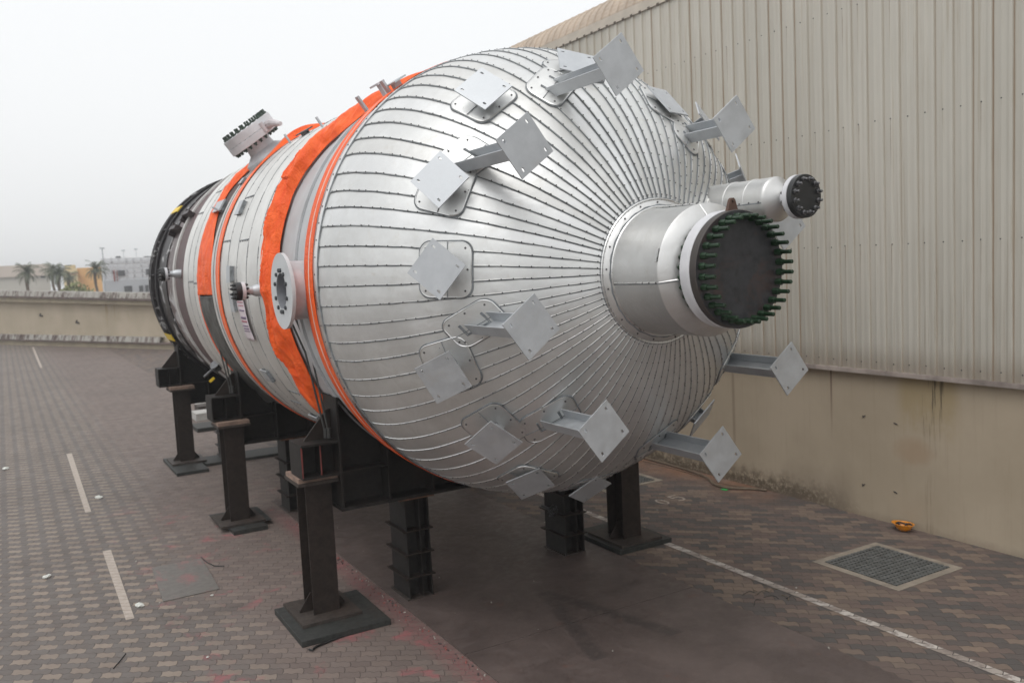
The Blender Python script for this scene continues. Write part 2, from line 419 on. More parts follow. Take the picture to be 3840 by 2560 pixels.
tag(q.build('cover_plate', hatch_mat(), loc=(1.65, 11.5, 0)), 'thin grey steel plate smeared with red paint lying on the left pavers', 'steel plate')

# ---- drain grates
M_CONC = simple('pale_concrete_frame', (.24, .205, .165), 0, .8, .2, 6, .2)
M_IRON = simple('cast_iron_grate', (.095, .098, .095), .1, .6, .3, 12)
M_PIT_SHADE = simple('painted_pit_shade', (.012, .012, .012), 0, .9)
def grate(x0, y0, x1, y1, label):
    r = empty('drain_grate', ((x0 + x1) / 2, (y0 + y1) / 2, 0), label, 'drain grate', 'square drain grates beside the warehouse wall')
    b = .10
    q = MB(); q.plate((0, 0, .006), (1, 0, 0), (0, 1, 0), (0, 0, 1), [(x0, y0), (x1, y0), (x1, y1), (x0, y1)], [[(x0 + b, y0 + b), (x0 + b, y1 - b), (x1 - b, y1 - b), (x1 - b, y0 + b)]], .005)
    q.build('concrete_frame', M_CONC, r)
    q = MB(); q.add([(x0 + b, y0 + b, .0015), (x1 - b, y0 + b, .0015), (x1 - b, y1 - b, .0015), (x0 + b, y1 - b, .0015)], [(0, 1, 2, 3)]); q.build('pit_shade', M_PIT_SHADE, r, recalc=False)  # flat near-black sheet on the ground paints in the shade below the bars
    q = MB(); nx = 17
    for i in range(nx):
        xx = x0 + b + (x1 - x0 - 2 * b) * (i + .5) / nx; q.box((xx - .015, y0 + b, .003), (xx + .015, y1 - b, .012))
    for j in range(15):
        yy = y0 + b + (y1 - y0 - 2 * b) * (j + .5) / 15; q.box((x0 + b, yy - .019, .0035), (x1 - b, yy + .019, .0135))
    q.build('grate_bars', M_IRON, r)
    return r
grate(8.19, 6.03, 9.36, 7.22, 'large square iron drain grate in a pale concrete frame, nearest the camera')
grate(8.16, 11.40, 9.36, 12.62, 'farther square drain grate, half hidden behind the right support column')

# ------------------------------------------------------------------ right warehouse
XW = 10.19
def clad_mat():
    M = Mat('stained_profiled_cladding', (.6, .57, .5), 0, .55)
    x, y, z = M.xyz(); P_ = .244; ph = 9.35
    fr = ((y - ph) / P_ + .5).fract() - .5           # 0 at rib centre
    a = fr.abs() * P_
    st = M.noise(26, 5, .75, stretch=(1, 1, .022)); st2 = M.noise(7, 5, .7, stretch=(1, 1, .05)); big = M.noise(.6, 4, .6, stretch=(1, 1, .4))
    wob = M.noise(3, 3, .6, stretch=(1, 1, .6))
    c = M.mix(big.sm(.3, .7), (.455, .435, .38), (.53, .507, .447))
    c = M.mix(st.sm(.50, .66) * st2.sm(.42, .6) * .55, c, (.36, .31, .23))
    ribid = ((y - ph) / P_ + .5).floor(); w = M.white(M.vec(ribid, 1., 2.)); w2 = M.white(M.vec(ribid, 5., 2.))
    e1 = ((fr * P_ + .031 + (wob - .5) * .006).abs()); e2 = ((fr * P_ - .031 + (wob - .5) * .006).abs())
    l1 = (1. - e1.sm(.002, .011)) * (w * .75 + .25); l2 = (1. - e2.sm(.001, .007)) * (w2 * .8 + .1)
    c = M.mix(l1 * st2.sm(.25, .5, .35, 1.) * .8, c, (.235, .16, .10)); c = M.mix(l2 * .55, c, (.22, .17, .12))
    low = (1. - (z + st * .5 - .25).sm(2.12, 2.5)) ; c = M.mix(low * .55, c, (.22, .17, .125))
    c = M.mix((1. - z.sm(2.1, 4.4)) * st.sm(.45, .62) * .35, c, (.33, .28, .22))
    pc = ((fr.abs() - .5).abs() * P_ + (M.noise(5, 3, .6, stretch=(1, 1, .5)) - .5) * .02)
    wr = M.white(M.vec(((y - ph) / P_).floor(), 9., 4.))
    for z0 in (3.79, 5.41, 6.99):
        run = z.sm(z0 - .9, z0 - .05) * (1. - z.sm(z0 - .012, z0 + .004)) * (1. - pc.abs().sm(.001, .008)) * wr.sm(.35, .8)
        c = M.mix(run * .7, c, (.20, .13, .08))
    for z0 in (2.205, 3.79, 5.41, 6.99): pass
    lap = ((ribid / 4.).fract().lt(.1)) * (1. - (fr * P_ - .034).abs().sm(.0, .004)); c = M.mix(lap * .6, c, (.10, .08, .06))
    M.base_(c); M.rough_(st.sm(.3, .7, .45, .7)); M.bump(big * 2. + wob * .4, .12, .03); return M.m
def plaster_mat():
    M = Mat('stained_cream_plaster', (.4, .33, .24), 0, .85, .3)
    x, y, z = M.xyz(); big = M.noise(.7, 5, .6); mid = M.noise(5, 6, .7); st = M.noise(16, 5, .7, stretch=(1, 1, .05)); fine = M.noise(45, 5, .75)
    c = M.mix(big.sm(.3, .7), (.385, .32, .235), (.445, .372, .28)); c = M.mix(st.sm(.52, .7) * .25, c, (.32, .26, .18))
    def win(v, a, b, s): return v.sm(a - s, a) * (1. - v.sm(b, b + s))
    # yellow run-off below the cladding and its black trickles
    c = M.mix(win(y, 6.75, 7.35, .22) * (z + mid * .7 + st * .6 - .55).sm(1.25, 1.9) * .6, c, (.33, .25, .12))
    c = M.mix(win(y, 6.86, 7.08, .08) * st.sm(.5, .6) * z.sm(.9, 1.7) * .85, c, (.10, .08, .055))
    c = M.mix(win(y, 6.96, 7.06, .05) * st.sm(.44, .6) * (1. - z.sm(.45, .9)) * .6, c, (.20, .16, .11))
    oy = (y - 7.25) * (y - 7.25) * 4. + (z - 1.06) * (z - 1.06) * 9. + (mid - .5) * .5 + (big - .5) * .6; c = M.mix((1. - oy.sm(.0, .5)) * .3, c, (.30, .16, .07))
    c = M.mix(win(y, 8.570, 8.585, .015) * z.sm(.9, 2.0) * .8, c, (.14, .09, .07))
    c = M.mix(win(y, 10.54, 10.57, .025) * z.sm(.2, 1.) * .5, c, (.20, .15, .11))
    # mould and peeling at the foot, stronger in the distance
    mould = (1. - (z + (mid - .5) * .5).sm(.05, .42)) * (y + mid * .8).sm(8.3, 9.5)
    sp = M.noise(14, 5, .8)
    c = M.mix(mould * sp.sm(.32, .55) * .9, c, (.075, .055, .036)); c = M.mix(mould * M.noise(38, 3, .7).sm(.66, .72), c, (.5, .46, .4))
    c = M.mix((1. - (z + (mid - .5) * .2).sm(.0, .12)) * .35, c, (.2, .16, .12))
    ws = win(y, 8.45, 9.3, .35) * (1. - (z + (big - .5) * .6).sm(.1, .75)); c = M.mix(ws * .4, c, (.15, .115, .085))
    M.base_(c); M.bump(mid * .5 + fine * .3 + M.noise(2., 2) * 1.5, .15, .012); return M.m
bl = empty('warehouse', (12, 12, 0), 'long cream warehouse with ribbed metal cladding over a plastered base wall', 'building')
YA, YB = -6., 46.
q = MB()
q.add([(XW, YA, -.05), (XW, YB, -.05), (XW, YB, 2.2), (XW, YA, 2.2), (XW + 14, YA, -.05), (XW + 14, YB, -.05), (XW + 14, YB, 8), (XW + 14, YA, 8), (XW + .1, YB, 8), (XW + .1, YA, 8)],
    [(0, 3, 2, 1), (4, 5, 6, 7), (0, 4, 7, 9, 3), (1, 2, 8, 6, 5)])
q.build('base_wall', plaster_mat(), bl)
M_SCREW = simple('screw_washer', (.08, .08, .08), .5, .5)
q = MB(); P_ = .244; n0 = int((YA - 9.35) / P_); n1 = int((YB - 9.35) / P_)
prof = []
for k in range(n0, n1):
    yc = 9.35 + k * P_
    prof += [(yc - .031, 0), (yc - .019, .030), (yc + .019, .030), (yc + .031, 0), (yc + P_ * .5 - .012, 0), (yc + P_ * .5 - .006, .004), (yc + P_ * .5 + .006, .004), (yc + P_ * .5 + .012, 0)]
XC = XW - .045; RR = .65; ZE = 8.10
sec = [(2.10, 0.)] + [(2.10 + (ZE - 2.10) * i / 6, 0.) for i in range(1, 7)]
rows = [[(XC - d, y, z) for y, d in prof] for z, _ in sec]
vs = [v for r in rows for v in r]; N = len(prof)
fs = [(i * N + k, i * N + k + 1, (i + 1) * N + k + 1, (i + 1) * N + k) for i in range(len(rows) - 1) for k in range(N - 1)]
q.add(vs, fs, 0)
for k in range(n0, n1):                                             # screws in every pan
    yc = 9.35 + k * P_ + P_ * .5 + .0
    for z in (2.205, 3.79, 5.41, 6.99):
        zz_ = z + random.uniform(-.008, .008); yy = yc + random.uniform(-.012, .012)
        q.lathe((XC - .001, yy, zz_), (-1, 0, 0), [(0, .010), (.004, .0095), (.005, .005), (.010, .0045), (.0105, 0)], 8, 1)
q.build('cladding', [clad_mat(), M_SCREW], bl, recalc=False)
q = MB(); q.box((XC - .040, YA, 2.065), (XC + .04, YB, 2.099)); q.box((XC - .046, YA, 2.04), (XC - .040, YB, 2.085))
q.build('drip_flashing', simple('stained_flashing', (.30, .255, .23), 0, .6, .35, 3), bl)
M_ROOF = simple('tan_roof_sheet', (.44, .36, .285), 0, .6, .12, 2)
q = MB()
prof2 = [(y, d * .9) for y, d in prof]
NA = 22; rows = []
for i in range(NA + 1):
    a = math.radians(90) * i / NA; cr = .006 * (i % 2)
    cxx = XC + RR; rows.append([(cxx - (RR + d - cr) * math.cos(a), y, ZE + (RR + d - cr) * math.sin(a)) for y, d in prof2])
rows.append([(XC + RR + 9, y, ZE + RR + 1.2 + d) for y, d in prof2])
vs = [v for r in rows for v in r]
fs = [(i * N + k, i * N + k + 1, (i + 1) * N + k + 1, (i + 1) * N + k) for i in range(len(rows) - 1) for k in range(N - 1)]
q.add(vs, fs, 0); q.build('eave_roof', M_ROOF, bl, recalc=False)
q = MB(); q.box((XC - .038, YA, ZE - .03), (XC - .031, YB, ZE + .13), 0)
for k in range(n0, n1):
    yc = 9.35 + k * P_; q.box((XC - .044, yc - .03, ZE - .055), (XC - .032, yc + .03, ZE - .005), 1)  # row of dark blocks, one per rib, at the lower edge of the strip
q.build('eave_flashing', [simple('cream_eave_strip', (.5, .45, .38), 0, .6, .1, 3), simple('dark_eave_filler', (.12, .10, .08), 0, .8)], bl)
for (yy, zc, an) in ((8.02, 1.423, .7), (7.52, 1.39, -.3), (8.041, .447, .7), (7.532, .447, -.3)):          # small dark fragments stuck on the wall
    q = MB(); L = .028
    q.obox((XW - .006, yy, zc), ((0, math.cos(an), -math.sin(an)), (0, math.sin(an), math.cos(an)), (1, 0, 0)), (L, .005, .004)); q.obox((XW - .007, yy + .012, zc + .004), ((0, 1, .3), (0, -.3, 1), (1, 0, 0)), (.013, .006, .003))
    q.build('wall_anchor', simple('rusted_stub', (.06, .055, .06), .3, .6), bl)

# ------------------------------------------------------------------ vessel
X0, Z0, R, YT, DEP, PE = 4.838, 3.661, 2.296, 8.021, 2.268, 1.92
V = empty('pressure_vessel', (X0, 12, 1.36), 'huge silver clad pressure vessel lying on its side with a domed end full of brackets', 'pressure vessel')
def hF(P):
    r = math.hypot(P[0] - X0, P[2] - Z0); d = max(YT - P[1], 0.)
    return (r / R) ** PE + (d / DEP) ** PE - 1
def hN(P):
    e = 1e-3; g_ = Vector([hF((P[0] + e * (i == 0), P[1] + e * (i == 1), P[2] + e * (i == 2))) - hF((P[0] - e * (i == 0), P[1] - e * (i == 1), P[2] - e * (i == 2))) for i in range(3)])
    return g_.normalized(), g_.length / (2 * e)
def snap(P, off=0.):
    P = Vector(P)
    for _ in range(8):
        n, gl = hN(P); P = P - n * (hF(P) / gl)
    n, _ = hN(P); return P + n * off, n
def headpt(th, u, off=0.):
    """u in 0..1 from tangent line to the pole"""
    a = u * PI / 2; r = R * math.cos(a) ** (2 / PE); Y = YT - DEP * math.sin(a) ** (2 / PE)
    P = Vector((X0 + r * math.cos(th), Y, Z0 + r * math.sin(th)))
    if off:
        n, _ = hN(P); P = P + n * off
    return P
NG = 80
ulist = []                                                            # near-uniform arc length
def arc_us(n, r_end=.592):
    us = [i / 400 for i in range(401)]; pts = [headpt(0, u) for u in us]
    keep = [0]; acc = [0.]
    for i in range(1, 401): acc.append(acc[-1] + (pts[i] - pts[i - 1]).length)
    iend = max(i for i in range(401) if math.hypot(pts[i].x - X0, 0) >= r_end)
    tot = acc[iend]; outl = []; j = 0
    for k in range(n + 1):
        t = tot * k / n
        while acc[j + 1] < t and j < iend: j += 1
        f = (t - acc[j]) / (acc[j + 1] - acc[j] + 1e-9); outl.append((us[j] * (1 - f) + us[j + 1] * f, t))
    return outl, tot
US, ARC = arc_us(34)
th_g = [math.radians(180 + 4.5 * k + random.uniform(-.35, .35)) for k in range(NG)] + [0]
th_g[NG] = th_g[0] + 2 * PI
q = MB()
for g_ in range(NG):
    a0, a1 = th_g[g_], th_g[g_ + 1]; sub = 5; vs = []; tilt = random.uniform(-.0015, .0015)
    for u, _ in US:
        for k in range(sub + 1):
            f = k / sub; vs.append(headpt(a0 + (a1 - a0) * f, u, .005 * f + .001 * math.sin(PI * f) + tilt * f))
    w = sub + 1
    q.add(vs, [(i * w + k, i * w + k + 1, (i + 1) * w + k + 1, (i + 1) * w + k) for i in range(len(US) - 1) for k in range(sub)], random.choice((0, 0, 1, 2)), True)
head = q.build('head_cladding', [M_HEAD, M_HEAD2, M_HEAD3], V, recalc=False)
# seam beads, sealant, rivets live in one child: they are the pattern of the cladding
q = MB()
def ribbon(mb, pts, nrm, w0, w1, h, mi):
    vs = []
    n = len(pts)
    for i, (p, nn) in enumerate(zip(pts, nrm)):
        d = (pts[min(i + 1, n - 1)] - pts[max(i - 1, 0)]).normalized(); s_ = nn.cross(d).normalized()
        a = w0[i] if isinstance(w0, list) else w0; b = w1[i] if isinstance(w1, list) else w1
        vs += [p + s_ * a, p + s_ * (a * .6 + b * .4) + nn * h, p + s_ * (a * .4 + b * .6) + nn * h, p + s_ * b]
    fs = []
    for i in range(n - 1):
        for k in range(3): fs.append((i * 4 + k, i * 4 + k + 1, (i + 1) * 4 + k + 1, (i + 1) * 4 + k))
    mb.add(vs, fs, mi, False)
US2, _ = arc_us(60)
for g_ in range(NG):
    th = th_g[g_]; pts = []; nr = []
    wob = random.uniform(0, 50)
    for u, t in US2:
        dth = noise.noise(Vector((t * 3, wob, 0))) * .0035
        r_here = math.hypot(headpt(th, u).x - X0, headpt(th, u).z - Z0)
        P = headpt(th + dth / max(r_here, .5), u, .004); pts.append(P); nr.append(hN(P)[0])
    wk = [min(1., .55 + .25 * math.hypot(p.x - X0, p.z - Z0)) for p in pts]
    ws = [(-.0085 - .006 * noise.noise(Vector((t * 6, wob, 3)))) * k_ for (u, t), k_ in zip(US2, wk)]
    ribbon(q, pts, nr, [.0095 * k_ for k_ in wk], .001, .007, 0)           # metal lap bead
    ribbon(q, pts, nr, .0015, ws, .0055, 1)            # grey sealant beside it
    nr_ = int(ARC / .125)
    for k in range(nr_):
        t = ARC * (k + .5) / nr_ + random.uniform(-.012, .012); j = min(range(len(US2)), key=lambda i: abs(US2[i][1] - t))
        P = pts[j] + nr[j] * .008; s_ = nr[j].cross((pts[min(j + 1, 60)] - pts[j - 1]).normalized()); P = P + s_ * .004
        q.lathe(P, nr[j], [(0, .0065), (.004, .0055), (.0055, .003), (.006, 0)], 6, 2)
q.build('seam_strip', [M_BEAD, M_SEAL, M_RIVET], V, recalc=False)
# trim band at tangent line
def ax(Y): return (X0, Y, Z0)
def cyl(mb, prof, n=128, mi=0, mis=None, a0=0., a1=2 * PI):
    mb.lathe((X0, 0, Z0), (0, 1, 0), prof, n, mi, a0, a1, True, (1, 0, 0), mis)   # angle a: x=cos, z=-sin
def cp(Y, r, th): return Vector((X0 + r * math.cos(th), Y, Z0 + r * math.sin(th)))
q = MB(); cyl(q, [(8.005, R + .012), (8.03, R + .018), (8.115, R + .016), (8.12, R - .06)]); cyl(q, [(7.992, R + .004), (7.996, R + .015), (8.006, R + .016), (8.007, R)], mi=1)
for k in range(90): 
    th = 2 * PI * (k + .3) / 90; q.lathe(cp(8.06, R + .016, th), (math.cos(th), 0, math.sin(th)), [(0, .009), (.006, .007), (.008, 0)], 6, 2)
q.build('trim_ring', [M_BEAD, M_SEAL, M_RIVET], V, recalc=False)
# bare shell between (8.1 .. 10.0) grey, rings
q = MB(); cyl(q, [(8.1, 2.225), (8.62, 2.225), (8.63, 2.238), (8.70, 2.238), (8.71, 2.225), (8.96, 2.225), (8.965, 2.245), (9.05, 2.247), (9.06, 2.222), (10.02, 2.222)])
for Y_ in (8.60, 8.93, 9.08):
    cyl(q, [(Y_, 2.222), (Y_ + .002, 2.2275), (Y_ + .012, 2.2275), (Y_ + .014, 2.222)], mi=1)
q.build('bare_shell', [M_GREYSHELL, M_SEAL], V, recalc=False)
# cladding of the shell: two lengths
def shell_clad(Y0_, Y1_, seams, name):
    pr = [(Y0_, R - .07), (Y0_ + .002, R + .0)]; 
    ys = [Y0_] + seams + [Y1_]
    for a, b in zip(ys, ys[1:]): pr += [(a + .004, R - .006), (b - .004, R + .006)]
    pr += [(Y1_, R - .07)]
    q = MB(); cyl(q, pr)
    for sy in seams: cyl(q, [(sy - .004, R - .002), (sy - .0035, R + .008), (sy + .0035, R + .008), (sy + .004, R - .002)], mi=1)
    for j, sy in enumerate(seams):                                     # broken sealant runs and tapering drips
        for k in range(26):
            a = 2 * PI * k / 26 + random.uniform(-.05, .05); L = random.uniform(.10, .28)
            w = random.uniform(.012, .034); nn = 8
            vs = []
            for i in range(nn + 1):
                f = i / nn; th = a + L * f; ww = w * (1 - f * .85)
                vs += [cp(sy - ww * .5, R + .0085, th), cp(sy + ww * .5, R + .0085, th)]
            q.add(vs, [(2 * i, 2 * i + 1, 2 * i + 3, 2 * i + 2) for i in range(nn)], 1)
        for k in range(40):
            th = 2 * PI * (k + random.random() * .4) / 40; q.lathe(cp(sy - .02, R + .005, th), (math.cos(th), 0, math.sin(th)), [(0, .008), (.005, .007), (.007, 0)], 6, 2)
    for a, b in zip(ys, ys[1:]):                                       # lengthwise joints
        for k in range(5):
            th = 2 * PI * (k + random.random()) / 5
            q.obox(cp((a + b) / 2, R + .003, th), ((0, 1, 0), (-math.sin(th), 0, math.cos(th)), (math.cos(th), 0, math.sin(th))), ((b - a) / 2 - .01, .007, .006), 1)
            for i in range(4): q.lathe(cp(a + (b - a) * (i + .5) / 4, R + .006, th + .006), (math.cos(th), 0, math.sin(th)), [(0, .008), (.006, .007), (.008, 0)], 6, 2)
    return q.build(name, [M_SHELL, M_SEAL, M_RIVET], V, recalc=False)
shell_clad(10.0, 12.55, [10.27, 10.80, 11.31, 11.82, 12.28], 'shell_cladding')
shell_clad(13.86, 15.13, [14.22, 14.66], 'shell_cladding')
q = MB(); cyl(q, [(12.52, 2.27), (12.53, R + .008), (12.70, R + .006), (12.705, R - .01), (12.76, R - .01), (12.765, R + .002), (12.93, R - .002), (12.94, 2.2)])
cyl(q, [(12.70, R - .008), (12.701, R + .014), (12.712, R + .014)], mi=1)
q.build('end_collar', [M_CREAM, M_SEAL], V, recalc=False)
q = MB(); cyl(q, [(12.9, 2.262), (13.9, 2.262)]); q.build('bare_brown_shell', simple('dark_brown_shell', (.05, .028, .024), 0, .6, .3, 4), V, recalc=False)
# skirt end
q = MB(); cyl(q, [(15.10, 2.24), (16.28, 2.24), (16.281, 2.215), (17.35, 2.215), (18.55, 2.21)], mis=[0, 0, 2, 1])
q.build('skirt', [M_BROWN, M_FILM, M_BROWN2], V, recalc=False)
q = MB(); cyl(q, [(16.26, 2.205), (16.262, 2.27), (16.36, 2.272), (16.42, 2.25), (16.50, 2.255), (16.502, 2.205)])
q.build('stiffening_ring', M_CREAM, V, recalc=False)
q = MB(); cyl(q, [(17.36, 2.205), (17.362, 2.235), (17.56, 2.235), (17.565, 2.205)]); q.build('stiffening_ring', M_FILM, V, recalc=False)
q = MB(); cyl(q, [(18.45, 2.0), (18.452, 2.255), (18.56, 2.26), (18.562, 2.215), (18.98, 2.215), (18.99, 2.275), (19.30, 2.275), (19.301, 1.9)], mis=[0, 0, 0, 1, 1, 0, 0])
cyl(q, [(19.0, 1.95), (19.0, .01)])
for k in range(30):
    th = 2 * PI * (k + .5) / 30
    q.obox(cp(18.78, 2.235, th), ((0, 1, 0), (-math.sin(th), 0, math.cos(th)), (math.cos(th), 0, math.sin(th))), (.2, .012, .026), 0)
    q.lathe(cp(19.15, 2.272, th + .03), (math.cos(th + .03), 0, math.sin(th + .03)), [(0, .035), (.006, .03), (.007, 0)], 8, 2 if k % 3 else 0)
ring = q.build('end_ring', [simple('black_end_ring', (.018, .016, .018), 0, .6, .4, 4, spec=.2), M_FILM, M_CREAM], V, recalc=False)
for th0, Y_, w in ((math.radians(138), 18.6, .05), (math.radians(-153), 18.65, .05)):
    q = MB(); cyl(q, [(18.5, 2.262), (18.5, 2.282), (19.29, 2.282), (19.3, 2.27)], 4, 0, None, -th0 - .035, -th0 + .035); q.build('yellow_mark', M_YELLOW, V, recalc=False)
for th_ in (math.radians(147), math.radians(153)):
    c_ = cp(16.3 + (th_ > 2.6) * .7, 2.22, th_); n_ = Vector((math.cos(th_), 0, math.sin(th_))); t_ = Vector((-math.sin(th_), 0, math.cos(th_)))
    q = MB(); q.obox(c_ + n_ * .06, (n_, t_, (0, 1, 0)), (.08, .035, .30)); q.obox(c_ + n_ * .05 + Vector((0, .32, 0)), (n_, t_, (0, 1, 0)), (.07, .12, .035)); q.build('lug_plate', simple('dark_lug', (.03, .02, .02), 0, .5), V)
for th_, ya, yb in ((math.radians(160), 15.4, 16.2), (math.radians(152), 15.45, 16.25)):
    q = MB(); q.obox(cp((ya + yb) / 2, 2.22, th_), ((0, 1, 0), (-math.sin(th_), 0, math.cos(th_)), (math.cos(th_), 0, math.sin(th_))), ((yb - ya) / 2, .012, .015)); q.build('rail', simple('dark_rail', (.05, .04, .04), 0, .6), V)

# ---- main nozzle
nz = MB()
nz.lathe((X0, 0, Z0), (0, 1, 0), [(5.90, .612), (5.846, .606), (5.835, .597), (5.80, .553), (5.795, .54), (5.62, .527), (5.276, .525), (5.262, .530), (5.236, .528), (5.226, .518), (5.135, .38), (5.13, .33)], 72, 0, 0, 2 * PI, True)
def ringtube(mb, Y, r, rad, mi, n=72): mb.tube([(X0 + r * math.cos(2 * PI * k / n), Y, Z0 + r * math.sin(2 * PI * k / n)) for k in range(n + 1)], rad, 6, mi, False)
ringtube(nz, 5.845, .610, .010, 1); ringtube(nz, 5.793, .545, .008, 1); ringtube(nz, 5.85, .620, .007, 2)
for k in range(17):
    th = 2 * PI * k / 17 + .1 + random.uniform(-.08, .08)
    nz.lathe((X0 + .582 * math.cos(th), 5.818, Z0 + .582 * math.sin(th)), (.3 * math.cos(th), -1, .3 * math.sin(th)), [(0, .009), (.005, .007), (.007, 0)], 6, 3)
nz.tube([(X0 + (.556 + .004 * math.sin(k * 1.7)) * math.cos(2 * PI * k / 90), 5.801, Z0 + (.556 + .004 * math.sin(k * 1.7)) * math.sin(2 * PI * k / 90)) for k in range(91)], .007, 6, 2, False)
th = math.radians(188)                                                # lengthwise seam with rivets on the near side
for thx in (th, math.radians(20), math.radians(100)):
    c_, s_ = math.cos(thx), math.sin(thx)
    nz.tube([(X0 + .541 * c_, 5.78, Z0 + .541 * s_), (X0 + .530 * c_, 5.27, Z0 + .530 * s_), (X0 + .522 * c_, 5.228, Z0 + .522 * s_), (X0 + .39 * c_, 5.137, Z0 + .39 * s_)], .006, 6, 1)
    nz.tube([(X0 + .540 * c_, 5.78, Z0 + .540 * s_ - .009), (X0 + .529 * c_, 5.27, Z0 + .529 * s_ - .009), (X0 + .522 * c_, 5.228, Z0 + .522 * s_ - .009), (X0 + .39 * c_, 5.137, Z0 + .39 * s_ - .008)], .005, 6, 2)
    for i in range(7): nz.lathe((X0 + .531 * c_, 5.74 - i * .08, Z0 + .531 * s_), (c_, 0, s_), [(0, .010), (.006, .008), (.009, 0)], 6, 3)
th = math.radians(165); nz.obox((X0 + .535 * math.cos(th), 5.25, Z0 + .535 * math.sin(th)), ((0, 1, 0), (-math.sin(th), 0, math.cos(th)), (math.cos(th), 0, math.sin(th))), (.013, .05, .006), 1)
main = nz.build('main_nozzle', [M_NOZ, M_BEAD, M_SEAL, M_RIVET], V, recalc=False)
q = MB(); q.lathe((X0, 0, Z0), (0, 1, 0), [(5.16, .33), (5.155, .33), (5.075, .36), (5.073, .450), (5.070, .454), (4.972, .456), (4.968, .452), (4.967, .2)], 72, 0); q.build('flange', M_WHITE, main, recalc=False)
q = MB(); q.lathe((X0, 0, Z0), (0, 1, 0), [(4.966, .38), (4.965, .450), (4.905, .450), (4.900, .445)], 72, 1); q.lathe((X0, 0, Z0), (0, 1, 0), [(4.900, .4451), (4.9, .35), (4.9, .2), (4.9, 0)], 72, 0, smooth=False)
q.build('cover_plate', [M_COVER, simple('dark_cover_rim', (.05, .042, .038), 0, .5)], main, recalc=False)
def stud_mesh(mb, r, nr, out, back, C=(0, 0, 0), ax_=(0, -1, 0), nuth=.03, mi=0, mi2=0, t0=0., tb=0.):
    C = Vector(C); a = Vector(ax_)
    mb.lathe(C, a, [(-back, 0), (-back, r), (out - .004, r), (out, r - .004), (out, 0)], 12, mi2)
    mb.lathe(C, a, [(t0, 0), (t0, nr), (t0 + nuth * .85, nr), (t0 + nuth, nr * .85), (t0 + nuth, 0)], 6, mi, smooth=False)
    if tb: mb.lathe(C, a, [(-tb - nuth, 0), (-tb - nuth, nr), (-tb, nr), (-tb, 0)], 6, mi, smooth=False)
q = MB(); stud_mesh(q, .0165, .027, .150, .245, (X0, 4.90, Z0), nuth=.055, tb=.172)
q0 = q.build('stud', M_GREEN, main, recalc=False)
for k in range(32):
    o = q0 if k == 0 else q0.copy()
    if k: COL.objects.link(o); o.parent = main
    a = 2 * PI * (k + .5) / 32; o.location = (.398 * math.cos(a), 0, .398 * math.sin(a))
q = MB(); q.plate((X0 - .02, 4.94, Z0 + .44), (1, 0, 0), (0, 0, 1), (0, -1, 0), [(-.055, 0), (.055, 0), (.025, .085), (.012, .1), (-.012, .1), (-.025, .085)], [circ(.011, 10, (0, .072))], .028); q.build('lifting_lug', simple('rusty_lug', (.10, .055, .04), 0, .7), main)

# ---- side nozzle (smaller, right of the main one)
A_ = Vector((5.683, 5.0, 4.216)); d_ = Vector((0, 1, 0)); K_ = .865
def kp(pr): return [(a * K_, b * K_) for a, b in pr]
q = MB(); q.lathe(A_, d_, kp([(.25, .085), (.262, .105), (.335, .195), (.345, .212), (.362, .220), (.39, .217), (.60, .216), (.605, .222), (.635, .222), (.64, .216), (.88, .216), (.885, .222), (.915, .222), (.92, .217), (1.5, .217)]), 48, 0)
tn = Vector((-1, 0, 0))
q.tube([A_ + d_ * .31 + tn * .188 + Vector((0, 0, -.03)), A_ + d_ * 1.18 + tn * .187 + Vector((0, 0, -.03))], .0055, 6, 2)
for i in range(8): q.lathe(A_ + d_ * (.34 + i * .11) + tn * .187 + Vector((0, 0, -.02)), tn, [(0, .009), (.005, .008), (.008, 0)], 6, 3)
rc = []
for k in range(41):                                   # sealed collar where it meets the dome
    a = 2 * PI * k / 40; P = Vector((A_.x + .193 * math.cos(a), 4.6, A_.z + .193 * math.sin(a)))
    while hF(P) > 0: P.y += .01
    rc.append(P)
q.tube(rc, .011, 6, 1, False); q.tube([p + Vector((math.cos(2 * PI * k / 40) * .014, .012, math.sin(2 * PI * k / 40) * .014)) for k, p in enumerate(rc)], .009, 6, 2, False)
side = q.build('side_nozzle', [M_NOZ, M_BEAD, M_SEAL, M_RIVET], V, recalc=False)
q = MB(); q.lathe(A_, d_, kp([(.34, .075), (.185, .09), (.12, .10), (.115, .20), (.112, .207), (.058, .208), (.056, .1)]), 48, 0); q.build('flange', M_WHITE, side, recalc=False)
q = MB(); q.lathe(A_, d_, kp([(.055, .18), (.054, .204), (.004, .204), (0, .200)]), 48, 0); q.lathe(A_, d_, kp([(0, .2), (0, 0)]), 48, 0, smooth=False); q.build('cover_plate', M_BLACKP, side, recalc=False)
for k in range(12):
    a = 2 * PI * (k + .5) / 12; q = MB(); stud_mesh(q, .012, .0225, .048, .14, A_ + Vector((math.cos(a), 0, math.sin(a))) * .160 * K_, -d_, .018, tb=.104); q.build('bolt', M_BOLT, side, recalc=False)

